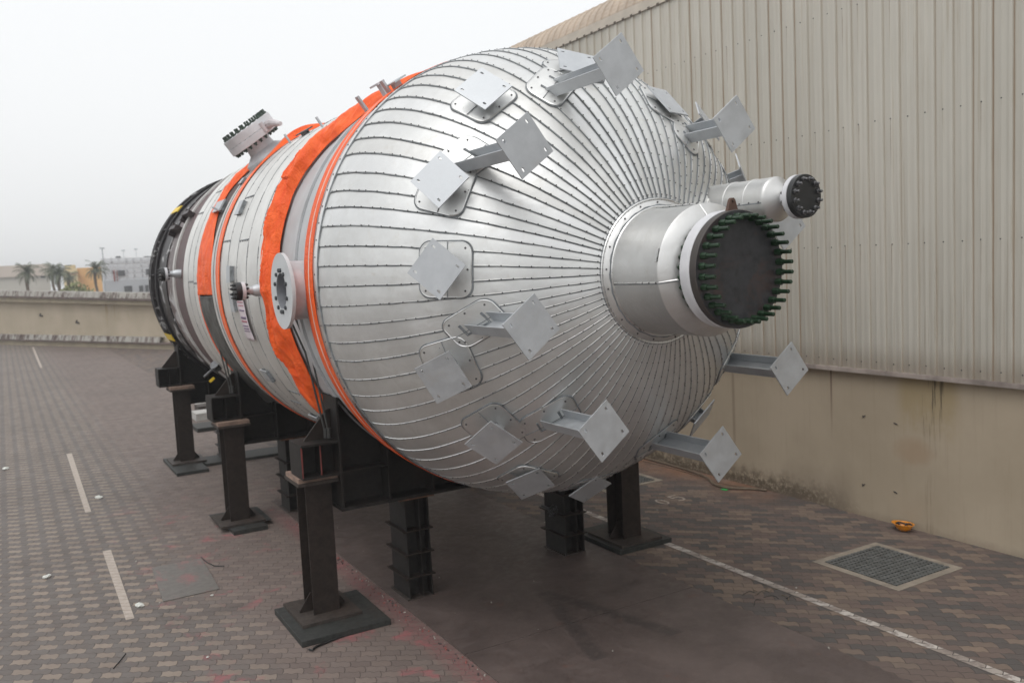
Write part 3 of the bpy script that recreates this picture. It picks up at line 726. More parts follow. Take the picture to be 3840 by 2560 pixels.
# ---- brackets
hs = .176
Lp = [('L1', (3.417, 5.617, 4.651)), ('L2', (4.315, 5.622, 5.300)), ('L3', (5.588, 5.683, 4.896)), ('L4', (3.346, 5.528, 3.316)), ('L5', (3.993, 5.566, 2.438)), ('L6', (5.313, 5.673, 2.031)), ('L7', (6.186, 5.672, 2.699)), ('L8', (6.16, 5.65, 4.03))]
Sp = [('S0', (4.642, 6.660, 5.564), (.927, -.307, -.214)), ('S1', (3.678, 6.690, 5.288), (.436, -.707, -.557)), ('S10', (4.904, 7.114, 1.489), (.788, .447, -.424)), ('S2', (3.130, 6.508, 4.499), (.385, -.639, -.666)),
      ('S3', (5.494, 6.433, 5.222), (.933, .361, 0)), ('S6', (2.987, 6.363, 3.774), (.519, -.557, -.648)), ('S7', (3.037, 6.459, 2.886), (.487, -.104, -.867)), ('S8', (3.501, 6.508, 2.264), (.788, -.107, -.606)), ('S9', (4.10, 6.93, 1.72), (.667, .355, -.655))]
for nm, th, r, Y_ in (('S4', 46, 2.02, 6.72), ('S5', 27, 2.0, 6.62), ('S12', -24, 1.86, 6.68), ('S11', -52, 1.97, 6.72)):
    t = math.radians(th); Sp.append((nm, (X0 + r * math.cos(t), Y_, Z0 + r * math.sin(t)), None))
def rrect(a, b, r, n=7):
    pts = []
    for cx_, cy_, s0 in ((a - r, b - r, 0), (-a + r, b - r, PI / 2), (-a + r, -b + r, PI), (a - r, -b + r, 1.5 * PI)):
        for k in range(n + 1): t = s0 + PI / 2 * k / n; pts.append((cx_ + r * math.cos(t), cy_ + r * math.sin(t)))
    return pts
def slot(c, d, l=.0175, r=.0095):
    d = Vector((d[0], d[1])).normalized(); p = Vector((-d.y, d.x)); pts = []
    for s0, sg in ((-PI / 2, 1), (PI / 2, -1)):
        for k in range(7):
            t = -PI / 2 + PI * k / 6
            v = Vector(c) + d * sg * ((l - r) + r * math.cos(t)) + p * sg * r * math.sin(t); pts.append((v.x, v.y))
    return pts
def bracket(pos, n, e1, e2, long_, ks=1.):
    pos = Vector(pos); n = Vector(n).normalized(); e1 = Vector(e1); e1 = (e1 - n * e1.dot(n)).normalized(); e2 = n.cross(e1)
    if long_: e2 = Vector(e2)
    th = .012
    h2, w2, t = (.088, .05, .009) if long_ else (.075, .045, .009)
    # C-section, web on the +e1 side
    sec_ = [(-w2, h2), (w2, h2), (w2, -h2), (-w2, -h2), (-w2, -h2 + t), (w2 - t, -h2 + t), (w2 - t, h2 - t), (-w2, h2 - t)]
    fr = [pos - n * th + e1 * a + e2 * b for a, b in sec_]; bk = []
    for p in fr:
        s_ = 0.
        while hF(p - n * s_) > 0 and s_ < 2.: s_ += .01
        bk.append(p - n * (s_ + .03))
    N_ = len(sec_); q = MB(); q.add(fr + bk, [(i, (i + 1) % N_, N_ + (i + 1) % N_, N_ + i) for i in range(N_)], 0)
    hit = sum(bk, Vector()) / N_
    hit, hn = snap(hit)
    arm = q.build('bracket_arm', M_GALV, V)
    q = MB()
    hl = []
    for i in (-1, 1):
        for j in (-1, 1): hl.append(slot((i * hs * .72, j * hs * .72), (1, .0)))
    q.plate(pos, e1, e2, n, [(-hs, -hs), (hs, -hs), (hs, hs), (-hs, hs)], hl, th)
    q.build('mounting_plate', M_GALV, arm)
    # patch on the dome
    if long_:
        Yv = Vector((0, 1, 0)); a_ = Vector(e2) - Yv * (Vector(e2).dot(hn) / hn.y); b_ = Vector(e1) - Yv * (Vector(e1).dot(hn) / hn.y); ha, hb = .215, .155
        a_ *= 1.25 / max(1, a_.length) if a_.length > 1.25 else 1; b_ *= 1.25 / b_.length if b_.length > 1.25 else 1
    else:
        thh = math.atan2(hit.z - Z0, hit.x - X0); a_ = Vector((-math.sin(thh), 0, math.cos(thh))); a_ = (a_ - hn * a_.dot(hn)).normalized(); b_ = hn.cross(a_); ha, hb = .225, .225
    ha *= ks; hb *= ks; ol = rrect(ha, hb, .09 * ks); q = MB(); K = len(ol); RG = 7; vs = []
    for i in range(RG + 1):
        f = i / RG
        for a, b in ol: vs.append(snap(hit + a_ * a * f + b_ * b * f, .019)[0])
    fs = [(i * K + k, i * K + (k + 1) % K, (i + 1) * K + (k + 1) % K, (i + 1) * K + k) for i in range(RG) for k in range(K)]
    q.add(vs, fs, 0, True)
    rim = [snap(hit + a_ * a + b_ * b, .016)[0] for a, b in ol]; q.tube(rim + [rim[0]], .0065, 6, 1, False)
    rim2 = [snap(hit + a_ * a * 1.05 + b_ * b * 1.05, .010)[0] for a, b in ol]; q.tube(rim2 + [rim2[0]], .0065, 6, 2, False)
    for a, b in [(sa * (ha - .05), sb * (hb - .05)) for sa in (-1, 1) for sb in (-1, 1)] + [(0, hb - .03), (0, -hb + .03)]:
        P, nn = snap(hit + a_ * a + b_ * b, .019); q.lathe(P, nn, [(0, .010), (.006, .008), (.009, 0)], 6, 3)
    # joint across the patch
    jl = [snap(hit + a_ * (-ha + 2 * ha * k / 10) + b_ * .02, .021)[0] for k in range(11)]; q.tube(jl, .0035, 5, 2, False)
    rt_ = [snap(p, .022)[0] for p in bk]; q.tube(rt_ + [rt_[0]], .0065, 6, 2, False)
    q.build('patch_plate', [M_HEAD, M_BEAD, M_SEAL, M_RIVET], arm, recalc=False)
    return arm
for nm, pos in Lp: bracket(pos, (0, -1, 0), (.6, 0, -.8), (.8, 0, .6), True, .9 if nm == 'L4' else 1.)
for nm, pos, e in Sp:
    t = math.atan2(pos[2] - Z0, pos[0] - X0); n = Vector((math.cos(t) * .7071, -.7071, math.sin(t) * .7071))
    bracket(pos, n, e if e else (.6, .1, -.8), None, False)

# ---- trunnion on the near flank
TY, TZ, TX = 8.68, 3.625, 2.372
q = MB(); q.lathe((0, TY, TZ), (-1, 0, 0), [(-2.72, .30), (-2.66, .292), (-TX - .03, .292)], 56, 0); tr = q.build('trunnion', M_PINK, V, recalc=False)
def disc_prof(r): return circ(r, 48)
hl = [circ(.178, 40)]
bolts = [(.207, math.radians(a)) for a in (82, 98, 52, 128, 20, 160, -20, -160, -52, -128, -82, -98)]
q = MB(); q.plate((TX, TY, TZ), (0, -1, 0), (0, 0, 1), (-1, 0, 0), circ(.378, 64), hl, .035, 0, 1); q.build('end_plate', [simple('grey_white_disc', (.50, .52, .53), 0, .5, .06, 6), simple('grey_bore', (.22, .23, .25), 0, .5)], tr)
for r_, a in bolts:
    q = MB(); q.lathe((TX, TY + r_ * math.cos(a), TZ + r_ * math.sin(a)), (-1, 0, 0), [(-.01, .021), (.014, .021), (.018, .016), (.018, 0)], 8, 0, smooth=False); q.build('bolt', simple('dark_plug', (.05, .055, .06), .3, .5), tr)
q = MB(); q.lathe((0, TY, TZ), (-1, 0, 0), [(-2.55, .178), (-TX - .035, .178)], 40, 0); q.lathe((0, TY, TZ), (-1, 0, 0), [(-2.55, .178), (-2.55, 0)], 40, 1); q.build('bore', [simple('bore_wall', (.25, .26, .28), .2, .5), M_HOLE], tr, recalc=False)

# ---- top nozzle with blind flange
def nozzle(name, C, n, rn, L, rf, hf, hc, nb, mn, mf, mc, mb_, rcirc, stud_r, nut_r, out_, base_ring=0.):
    C = Vector(C); n = Vector(n).normalized(); q = MB()
    pr = [(-.25, rn * 1.02), (L - .06, rn), (L, rn * 1.12)]
    if base_ring: pr = [(-.25, base_ring), (.03, base_ring), (.12, rn * 1.05)] + pr[1:]
    q.lathe(C, n, pr, 40, 0); o = q.build(name, mn, V, recalc=False)
    q = MB(); q.lathe(C, n, [(L - .002, rn), (L, rf - .006), (L + .006, rf), (L + hf - .003, rf), (L + hf, rf - .004), (L + hf, rf * .5)], 48, 0); q.build('flange', mf, o, recalc=False)
    q = MB(); q.lathe(C, n, [(L + hf + .003, rf * .8), (L + hf + .004, rf - .003), (L + hf + hc - .004, rf - .003), (L + hf + hc, rf - .008), (L + hf + hc + .0001, 0)], 48, 0); q.build('cover_plate', mc, o, recalc=False)
    e1 = n.orthogonal().normalized(); e2 = n.cross(e1)
    for k in range(nb):
        a = 2 * PI * k / nb; q = MB(); stud_mesh(q, stud_r, nut_r, out_, hf + hc + .05, C + n * (L + hf + hc) + (e1 * math.cos(a) + e2 * math.sin(a)) * rcirc, n, nut_r * .9, tb=hf + hc); q.build('stud', mb_, o, recalc=False)
    return o
tt = math.radians(126); TN = Vector((math.cos(tt), 0, math.sin(tt)))
TC = Vector((X0, 12.98, Z0)) + TN * R
tnz = nozzle('top_nozzle', TC, TN, .195, .262, .395, .10, .125, 24, M_WHITE, M_WHITE, M_WHITE, simple('dark_green_stud', (.035, .055, .042), .1, .45, .3, 30), .345, .017, .028, .07, .34)
q = MB(); q.tube([TC + TN * .40 + Vector((.10, -.12, .02)), TC + TN * .42 + Vector((.22, -.45, .06)), TC + TN * .38 + Vector((.26, -.66, .05))], [.075, .06, .03], 10); q.tube([TC + TN * .36 + Vector((.12, -.38, 0)), TC + TN * .50 + Vector((.12, -.38, 0))], .035, 10); q.build('davit_arm', M_PINK, tnz)
# ---- small blind flanges on the near flank
def small_noz(C, L, rf):
    q = MB(); q.lathe(C, (-1, 0, 0), [(-.2, .05), (L, .05)], 20, 0); q.lathe(C, (-1, 0, 0), [(-.05, .075), (.06, .07), (.1, .052)], 20, 0); o = q.build('instrument_nozzle', M_GALV, V, recalc=False)
    q = MB(); q.lathe(C, (-1, 0, 0), [(L - .01, .05), (L, rf), (L + .04, rf), (L + .04, rf * .5)], 28, 0); q.build('flange', M_WHITE, o, recalc=False)
    q = MB(); q.lathe(C, (-1, 0, 0), [(L + .043, .05), (L + .044, rf), (L + .11, rf), (L + .112, 0)], 28, 0); q.build('cover_plate', M_BLACKP, o, recalc=False)
    for k in range(8):
        a = 2 * PI * (k + .5) / 8; q = MB(); stud_mesh(q, .010, .018, .035, .15, Vector(C) + Vector((-L - .112, rf * .74 * math.cos(a), rf * .74 * math.sin(a))), (-1, 0, 0), .018, tb=.12); q.build('bolt', M_BLACKP, o, recalc=False)
small_noz((2.55, 10.18, 3.62), .19, .105); small_noz((2.58, 15.75, 3.88), .19, .115)
# ---- posts, clips and plates on the shell
def post(Y_, th, L, w=.03, name='clip_post', tilt=0):
    th = math.radians(th); n = Vector((math.cos(th), 0, math.sin(th))); t = Vector((-math.sin(th), 0, math.cos(th)))
    q = MB(); q.obox(cp(Y_, R - .02 + L / 2, th), (n + t * tilt, t, (0, 1, 0)), (L / 2 + .03, .012, w)); q.build(name, M_GALV, V)
post(8.9, 127, .13, .035); post(8.35, 125, .14, .035); post(10.6, 124, .13, .015); post(12.0, 124, .13, .015); post(13.2, 152, .12, .02)
th = math.radians(122); n = Vector((math.cos(th), 0, math.sin(th))); t = Vector((-math.sin(th), 0, math.cos(th)))
q = MB(); c_ = cp(8.72, R + .06, th); q.obox(c_, (n, (0, 1, 0), t), (.07, .05, .012)); q.obox(c_ + n * .07 + Vector((0, .04, 0)), (n, (0, 1, 0), t), (.010, .11, .045)); q.build('angle_clip', M_WHITE, V)
th = math.radians(123); n = Vector((math.cos(th), 0, math.sin(th))); t = Vector((-math.sin(th), 0, math.cos(th)))
q = MB(); c_ = cp(8.28, R + .03, th); q.obox(c_, (n, (0, 1, 0), t), (.04, .04, .04)); q.obox(c_ + n * .045, (n, (0, 1, 0), t), (.008, .15, .07)); q.build('angle_clip', M_GALV, V)
th = math.radians(122); n = Vector((math.cos(th), 0, math.sin(th))); t = Vector((-math.sin(th), 0, math.cos(th)))
q = MB(); q.obox(cp(11.5, R + .05, th), (n, (0, 1, 0), t), (.008, .24, .05)); q.obox(cp(11.5, R + .02, th), (n, (0, 1, 0), t), (.03, .12, .02)); q.build('angle_clip', simple('dark_clip', (.08, .08, .085), .3, .5), V)
for Y_, th_, wy, wt in ((11.75, 154, .13, .10), (11.62, 176, .12, .11), (11.57, -175, .12, .12), (11.3, -150, .16, .09), (10.7, -133, .17, .07), (13.35, 150, .28, .09), (12.7, 141, .1, .05)):
    t_ = math.radians(th_); n = Vector((math.cos(t_), 0, math.sin(t_))); t = Vector((-math.sin(t_), 0, math.cos(t_)))
    q = MB(); q.obox(cp(Y_, R + .035, t_), (n, (0, 1, 0), t), (.006, wy, wt), 0); q.obox(cp(Y_ - wy * .9, R + .015, t_), (n, (0, 1, 0), t), (.03, .02, wt * .9), 1); q.obox(cp(Y_ + wy * .9, R + .01, t_), (n, (0, 1, 0), t), (.028, .012, wt * .9), 1); q.build('mounting_clip', [M_GALV, M_SEAL], V)

# ------------------------------------------------------------------ covers and tape round the vessel (lie on it)
def band(name, mats, fn, th0, th1, nt=160, ny=10, label='', cat='', smooth=True, group=None, prof_mi=None):
    """fn(th, f) -> (Y, r)"""
    q = MB(); vs = []
    for i in range(nt + 1):
        th = math.radians(th0 + (th1 - th0) * i / nt)
        for j in range(ny + 1):
            Y_, r = fn(th, j / ny); vs.append(cp(Y_, r, th))
    w = ny + 1
    for i in range(nt):
        for j in range(ny):
            pass
    for j in range(ny):
        fs = [(i * w + j, i * w + j + 1, (i + 1) * w + j + 1, (i + 1) * w + j) for i in range(nt)]
        o_ = len(q.v) if j == 0 else 0
        if j == 0: q.v += vs
        for f in fs: q.f.append(list(f)); q.mi.append(prof_mi[j] if prof_mi else 0); q.sm.append(smooth)
    o = q.build(name, mats, None, loc=(X0, (fn(0, 0)[0]), 1.3), recalc=False, autosmooth=60)
    md = o.modifiers.new('thick', 'SOLIDIFY'); md.thickness = .004; md.offset = 1
    return tag(o, label, cat, group)
def nz_(a, b, c=0.): return noise.noise(Vector((a, b, c)))
def f_strip(th, f):
    Y_ = 8.12 + .30 * f + .02 * nz_(th * 3, 1); r = R + .020 - .012 * f + .006 * abs(nz_(th * 9, f * 2, 4)) + (.006 if .4 < f < .5 else 0)
    return Y_, r
band('orange_tape', [M_ORANGE, M_STRAP, M_ORANGE2], f_strip, -72, 270, 220, 10, 'narrow orange tape band nearest the dome, with a pale line along it', 'tape band', prof_mi=[0, 0, 0, 0, 1, 0, 0, 0, 0, 0])
def lerp_tab(tab, x):
    for (a, va), (b, vb) in zip(tab, tab[1:]):
        if a <= x <= b: return va + (vb - va) * (x - a) / (b - a)
    return tab[0][1] if x < tab[0][0] else tab[-1][1]
def deg(th): return math.degrees(th) % 360
near_e = [(95, 8.8), (122, 8.8), (133, 9.05), (138, 9.32), (147, 9.48), (155, 9.54), (168, 9.54), (192, 9.38), (202, 9.36), (211, 9.42), (225, 9.5), (250, 9.5)]
far_e = [(95, 9.0), (120, 9.1), (126, 9.4), (130, 9.65), (138, 9.76), (149, 9.86), (160, 10.0), (167, 10.06), (190, 9.96), (196, 10.1), (210, 9.8), (225, 9.75), (250, 9.8)]
def f_wrap(th, f):
    d = deg(th); a = lerp_tab(near_e, d); b = lerp_tab(far_e, d)
    a += .05 * nz_(th * 4, 7.) + .012 * nz_(th * 14, 3.); b += .02 * nz_(th * 4, 11.)
    Y_ = a + (b - a) * f
    rg = lambda a, b, c_: 1 - min(1, abs(nz_(a, b, c_)) * 3.2)
    fold = nz_(th * 3 + Y_ * 3, Y_ * 5, 2.) * .04 + rg(th * 2.3 + Y_ * 3, Y_ * 5 - th * 1.5, 9.) * .045 + rg(th * 5 - Y_ * 4, Y_ * 8 + th * 3, 5.) * .022 + rg(th * 12 + Y_ * 9, Y_ * 6, 7.) * .008 - .025
    bulge = .05 * math.sin(PI * f) * (1.5 if d < 150 else .9) + .03 * nz_(th * 4, Y_ * 3.5, 17.)
    edge = min(f, 1 - f) * 5; k = min(1, edge) * (.4 if d < 128 else .4 + .6 * min(1, (d - 128) / 20))
    return Y_, 2.238 + .062 * min(1, f * 2.5) + max(fold + bulge, -.01) * k + .012
wrap = band('tarpaulin', [M_ORANGE, M_STRAP], f_wrap, 90, 262, 620, 44, 'wide crumpled orange tarpaulin wrapped round the shell behind the white trunnion disc', 'tarpaulin', prof_mi=[1 if j == 38 else 0 for j in range(44)])
def f_strip3(th, f): return 12.28 + .24 * f + .02 * nz_(th * 4, 5), R + .015 + .006 * abs(nz_(th * 12, f * 2, 1)) + (.10 * math.exp(-((deg(th) - 116) / 9) ** 2) if f > .3 else 0)
band('orange_tape', [M_ORANGE, M_ORANGE2], f_strip3, -80, 265, 200, 6, 'slim orange tape band around the middle of the shell', 'tape band', prof_mi=[0, 0, 1, 1, 0, 0])
def f_wrap4(th, f):
    d = deg(th); a = lerp_tab([(90, 13.2), (120, 13.25), (134, 13.5), (142, 13.62), (152, 13.45), (163, 13.12), (170, 13.0), (190, 12.98), (200, 13.3)], d); b = lerp_tab([(90, 13.8), (140, 13.88), (200, 13.88)], d)
    Y_ = a + (b - a) * f; fold = (abs(nz_(th * 3 + Y_ * 7, Y_ * 3, 21.)) * .06 + (1 - min(1, abs(nz_(th * 5 + Y_ * 4, Y_ * 3, 3.)) * 4)) * .02) * min(1, min(f, 1 - f) * 5)
    return Y_, 2.272 + .035 * f + fold
band('tarpaulin', [M_ORANGE], f_wrap4, 95, 183, 200, 14, 'smooth orange cover sheet over the gap in the farther shell cladding', 'tarpaulin')
def f_wrap5(th, f):
    Y_ = 13.03 + .82 * f; fold = abs(nz_(th * 6 + Y_ * 2, Y_ * 3, 31.)) * .09 * min(1, min(f, 1 - f) * 5); return Y_, 2.27 + .03 * f + fold
band('cover_sheet', [M_GREYCLOTH], f_wrap5, 183.5, 232, 90, 12, 'dark grey plastic sheet hanging in the gap below the orange cover sheet', 'cover sheet')
def f_edge(th, f): return 13.80 + .09 * f + .01 * nz_(th * 9, 5), R + .014
band('orange_tape', [M_ORANGE], f_edge, 175, 262, 80, 2, 'thin orange tape edge running down beside the dark grey sheet', 'tape band')
# banner hanging from the small black flange
q = MB(); nB = 14; vs = []
def bpt(f, g_):   # f down, g across
    th = math.radians(181.5 + 15.5 * f); return cp(10.98 + .36 * g_ - .05 * f, R + .03 + .008 * nz_(f * 5, g_ * 2), th)
for i in range(nB + 1):
    for j in range(4): vs.append(bpt(i / nB, j / 3))
q.add(vs, [(i * 4 + j, i * 4 + j + 1, i * 4 + j + 5, i * 4 + j + 4) for i in range(nB) for j in range(3)], 0, True)
random.seed(3)
for f0, mi, hgt in ((.06, 1, .02), (.13, 1, .02), (.20, 1, .02), (.27, 1, .018), (.36, 2, .03), (.50, 2, .045), (.585, 1, .03), (.68, 2, .026), (.735, 2, .026), (.79, 2, .02)):
    g0 = .12
    while g0 < .85:
        wd = random.uniform(.03, .10); g1 = min(.9, g0 + wd)
        P = [bpt(f0, g0), bpt(f0, g1), bpt(f0 + hgt, g1), bpt(f0 + hgt, g0)]
        P = [p + Vector((-.004, 0, 0)) for p in P]; q.add(P, [(0, 1, 2, 3)], mi); g0 = g1 + .03
bn = q.build('banner', [M_PAPER, M_INK, M_INK2], None, loc=(2.5, 11, 3), recalc=False); tag(bn, 'faded pink and white printed paper banner hanging on the shell below a small black flange', 'banner')
md = bn.modifiers.new('thick', 'SOLIDIFY'); md.thickness = .0015; md.offset = -1

# ------------------------------------------------------------------ saddles
def arc_pts(xa, xb, r, n=24):
    return [(x, Z0 - math.sqrt(max(r * r - (x - X0) ** 2, 0))) for x in [xa + (xb - xa) * k / n for k in range(n + 1)]]
def saddle(Yc, label):
    rt = empty('transport_saddle', (X0, Yc, 1.23), label, 'saddle', 'black steel saddles carrying the vessel')
    xl, xr = 2.95, 2 * X0 - 2.95; zb = 1.262
    ac = arc_pts(xl, xr, 2.232)
    q = MB(); poly = [(xl, zb), (xr, zb)] + ac[::-1]
    q.plate((0, Yc - .012, 0), (1, 0, 0), (0, 0, 1), (0, -1, 0), poly, [], .024); q.build('web_plate', M_SADDLE, rt)
    q = MB(); q.box((xl - .03, Yc - .24, 1.228), (xr + .03, Yc + .24, 1.260)); q.build('bottom_flange', M_SADDLE, rt)
    for x_ in (xl, xr):
        z1 = Z0 - math.sqrt(2.232 ** 2 - (x_ - X0) ** 2)
        q = MB(); q.box((x_ - .013, Yc - .225, zb), (x_ + .013, Yc + .225, z1 - .01)); q.build('end_plate', M_SADDLE, rt)
    for x_ in (3.49, 4.02, 4.57, 2 * X0 - 4.57, 2 * X0 - 4.02, 2 * X0 - 3.49):
        z1 = Z0 - math.sqrt(2.232 ** 2 - (x_ - X0) ** 2)
        for sg in (-1, 1):
            q = MB(); q.box((x_ - .01, Yc + sg * .013, zb + .001), (x_ + .01, Yc + sg * .215, max(z1 - .02, zb + .03))); q.build('rib', M_SADDLE, rt)
    for (xa, xb) in ((xl + .014, 3.479), (3.501, 4.009), (2 * X0 - 4.009, 2 * X0 - 3.501), (2 * X0 - 3.479, xr - .014)):
        for z_ in (1.64, 1.995):
            zs_ = Z0 - math.sqrt(2.232 ** 2 - (max(abs(xa - X0), abs(xb - X0)) - .25) ** 2)
            if z_ > Z0 - math.sqrt(2.232 ** 2 - (min(abs(xa - X0), abs(xb - X0))) ** 2) - .03: continue
            for sg in (-1, 1):
                q = MB(); q.box((xa, Yc + sg * .0135, z_ - .009), (xb, Yc + sg * .20, z_ + .009)); q.build('rib', M_SADDLE, rt)
    q = MB(); a_o = math.asin((xr - X0) / 2.24)
    q.lathe((X0, 0, Z0), (0, 1, 0), [(Yc - .26, 2.226), (Yc - .26, 2.243), (Yc + .26, 2.243), (Yc + .26, 2.226)], 60, 0, PI / 2 - a_o, PI / 2 + a_o, True, (1, 0, 0)); q.build('wear_plate', M_SADDLE, rt, recalc=False)
    for sg in (-1, 1):
        def mx(x): return x if sg < 0 else 2 * X0 - x
        q = MB(); q.box((mx(2.53), Yc - .22, 1.972), (mx(2.936), Yc + .22, 1.998), 0); q.box((mx(2.53), Yc - .22, 1.625), (mx(2.936), Yc + .22, 1.648), 0)
        q.box((mx(2.545), Yc - .012, 1.6485), (mx(2.936), Yc + .012, 1.9715), 0); q.box((mx(2.525), Yc - .21, 1.6485), (mx(2.545), Yc + .21, 1.9715), 0); q.box((mx(2.527), Yc - .213, 1.649), (mx(2.543), Yc - .2105, 1.971), 1)
        q.box((mx(2.735), Yc - .19, 1.649), (mx(2.75), Yc + .19, 1.971), 0); q.box((mx(2.736), Yc - .193, 1.65), (mx(2.749), Yc - .1905, 1.97), 1); q.build('side_arm', [M_SADDLE, M_REDEDGE if Yc < 10 else M_SADDLE], rt)
        q = MB(); q.plate((0, Yc - .012, 0), (1, 0, 0), (0, 0, 1), (0, -1, 0), [(mx(2.62), 1.9985), (mx(2.936), 1.9985), (mx(2.936), 2.32), (mx(2.89), 2.31)], [], .024); q.build('gusset', M_COLUMN, rt)
        if Yc < 14:
            for i, dx in enumerate((0, .045)):
                x1, z1 = (2.70 + dx, 2.95); x2, z2 = 2.84 + dx * .6, 2.07
                q = MB(); q.tube([(mx(x1 - .16), Yc - .02 - i * .05, z1 + .45), (mx(x1), Yc - .05 - i * .05, z1), (mx(x2), Yc - .10 - i * .03, z2)], .011, 8); q.tube([(mx(x2), Yc - .10 - i * .03, z2 + .06), (mx(x2), Yc - .10 - i * .03, z2 - .05)], .02, 8); q.build('tie_rod', simple('dull_rod', (.06, .06, .058), .3, .5), rt)
    return rt
SY = (9.17, 13.75, 19.0)
saddle(SY[0], 'nearest black steel saddle, under the dome end of the vessel')
saddle(SY[1], 'middle black steel saddle, under the middle of the shell')
saddle(SY[2], 'farthest black steel saddle, under the brown skirt end')

# ------------------------------------------------------------------ support columns
GC = 'dark steel support columns under the saddle arms'
def column(loc, label):
    r = empty('support_column', loc, label, 'support column', GC); x, y, z = loc
    q = MB(); w, d, t = .145, .175, .016; z0, z1 = z + .10, 1.54
    q.box((x - w, y - d, z0), (x + w, y - d + t, z1)); q.box((x - w, y + d - t, z0), (x + w, y + d, z1)); q.box((x - .008, y - d + t, z0), (x + .008, y + d - t, z1)); q.build('post', M_COLUMN, r)
    q = MB(); q.box((x - .24, y - .26, 1.54), (x + .24, y + .26, 1.575)); q.build('cap_plate', M_BASEPL, r)
    q = MB(); q.box((x - .23, y - .24, 1.5755), (x + .23, y + .24, 1.6245)); q.build('packing', M_WOODPAD, r)
    q = MB(); q.box((x - .33, y - .38, z + .066), (x + .33, y + .38, z + .0995)); q.build('base_plate', M_BASEPL, r)
    for sx_ in (-1, 1):
        q = MB(); q.plate((0, y - .02, 0), (1, 0, 0), (0, 0, 1), (0, -1, 0), [(x + sx_ * (.0), z0), (x + sx_ * (w + .11), z0), (x + sx_ * (w + .11), z0 + .02), (x + sx_ * (w - .02), z0 + .2), (x, z0 + .2)], [], .014); q.build('gusset', M_COLUMN, r)
    return r
c1 = column((2.735, 9.29, 0), 'dark steel H-column nearest the camera on the left, on a thick double base plate')
def col_copy(loc, label):
    c = copy_tree(c1); c.location = loc; c['label'] = label; return c
col_copy((2.80, 13.62, 0), 'left dark H-column under the middle saddle')
col_copy((2.93, 18.80, 0), 'left dark H-column under the farthest saddle, beside the skirt end')
col_copy((6.905, 9.26, 0), 'right near dark H-column rising behind the lower dome onto a square base')
col_copy((6.88, 13.7, 0), 'right dark H-column under the middle saddle, hidden behind the vessel')
col_copy((6.8, 18.9, 0), 'right dark H-column under the farthest saddle, hidden behind the vessel')
def slab(name, x0, y0, x1, y1, z0, z1, label, cat='base slab', m_=None, group='steel slabs under the columns'):
    q = MB(); q.box((x0, y0, z0), (x1, y1, z1)); o = q.build(name, m_ or M_SLAB, None, loc=((x0 + x1) / 2, (y0 + y1) / 2, z0))
    b = o.modifiers.new('bev', 'BEVEL'); b.width = .005; b.segments = 2; return tag(o, label, cat, group)
slab('base_slab', 2.30, 8.60, 3.27, 9.66, .0, .065, 'thick grey steel slab under the nearest left column')
slab('base_slab', 6.51, 8.835, 7.36, 9.9, .0, .065, 'thick square steel slab under the right near column')
slab('base_slab', 2.60, 13.02, 3.10, 13.5, .0, .064, 'short steel slab under the left column of the middle saddle')
slab('base_slab', 2.47, 13.26, 3.23, 14.2, .0645, .0655, 'thin steel shim on the short slab under the middle left column')
slab('base_slab', 2.56, 17.70, 3.16, 19.4, .0, .064, 'grey steel slab under the farthest left column')
slab('base_slab', 3.20, 18.20, 7.3, 18.98, .0, .06, 'long flat steel slab across the pavers below the farthest saddle')
# ------------------------------------------------------------------ inner stands
GI = 'ribbed black steel stands between the columns'
def stand(loc, ht, label):
    r = empty('jack_stand', loc, label, 'support stand', GI); x, y, z = loc; w, d = .165, .25
    q = MB(); q.box((x - w, y - d, z + .014), (x + w, y + d, z + .030)); q.build('base_plate', M_BASEPL, r)
    q = MB(); z0 = z + .0305
    for yy in (y - d + .11, y + d - .036): q.box((x - w + .03, yy, z0), (x + w - .01, yy + .016, ht))
    q.box((x + .03, y - d + .1265, z0), (x + .045, y + d - .0365, ht)); q.box((x - w + .03, y - d + .1265, z0), (x - w + .045, y + d - .0365, ht)); q.box((x + .03, y - d - .0, z0), (x + .045, y - d + .1095, ht)); q.box((x - w + .03, y - d - .0, z0), (x - w + .045, y - d + .1095, ht)); q.box((x + w - .024, y - d - .0, z0), (x + w - .01, y - d + .1095, ht))
    q.build('post', M_SADDLE, r)
    for z_ in (.27, .54, .81):
        if z_ < ht - .1:
            q = MB(); q.plate((0, 0, z_ + .016), (1, 0, 0), (0, 1, 0), (0, 0, 1), [(x - w - .02, y - d - .03), (x + w + .02, y - d - .03), (x + w + .02, y + d + .03), (x - w - .02, y + d + .03)], [], .016); q.build('stiffener', M_COLUMN, r)
    q = MB(); q.box((x - w - .04, y - d - .02, ht + .001), (x + w + .06, y + d + .02, ht + .045)); q.build('top_pad', M_RUSTPAD, r)
    return r
stand((3.83, 9.31, 0), 1.18, 'ribbed black stand with a rusty top pad left of centre below the near saddle')
stand((6.06, 9.45, 0), 1.18, 'ribbed black stand right of centre below the dome, beside the right column')
stand((3.75, 18.8, .05), 1.18, 'ribbed black stand below the farthest saddle, behind the middle left column')
stand((3.75, 13.9, 0), 1.18, 'ribbed black stand below the middle saddle')
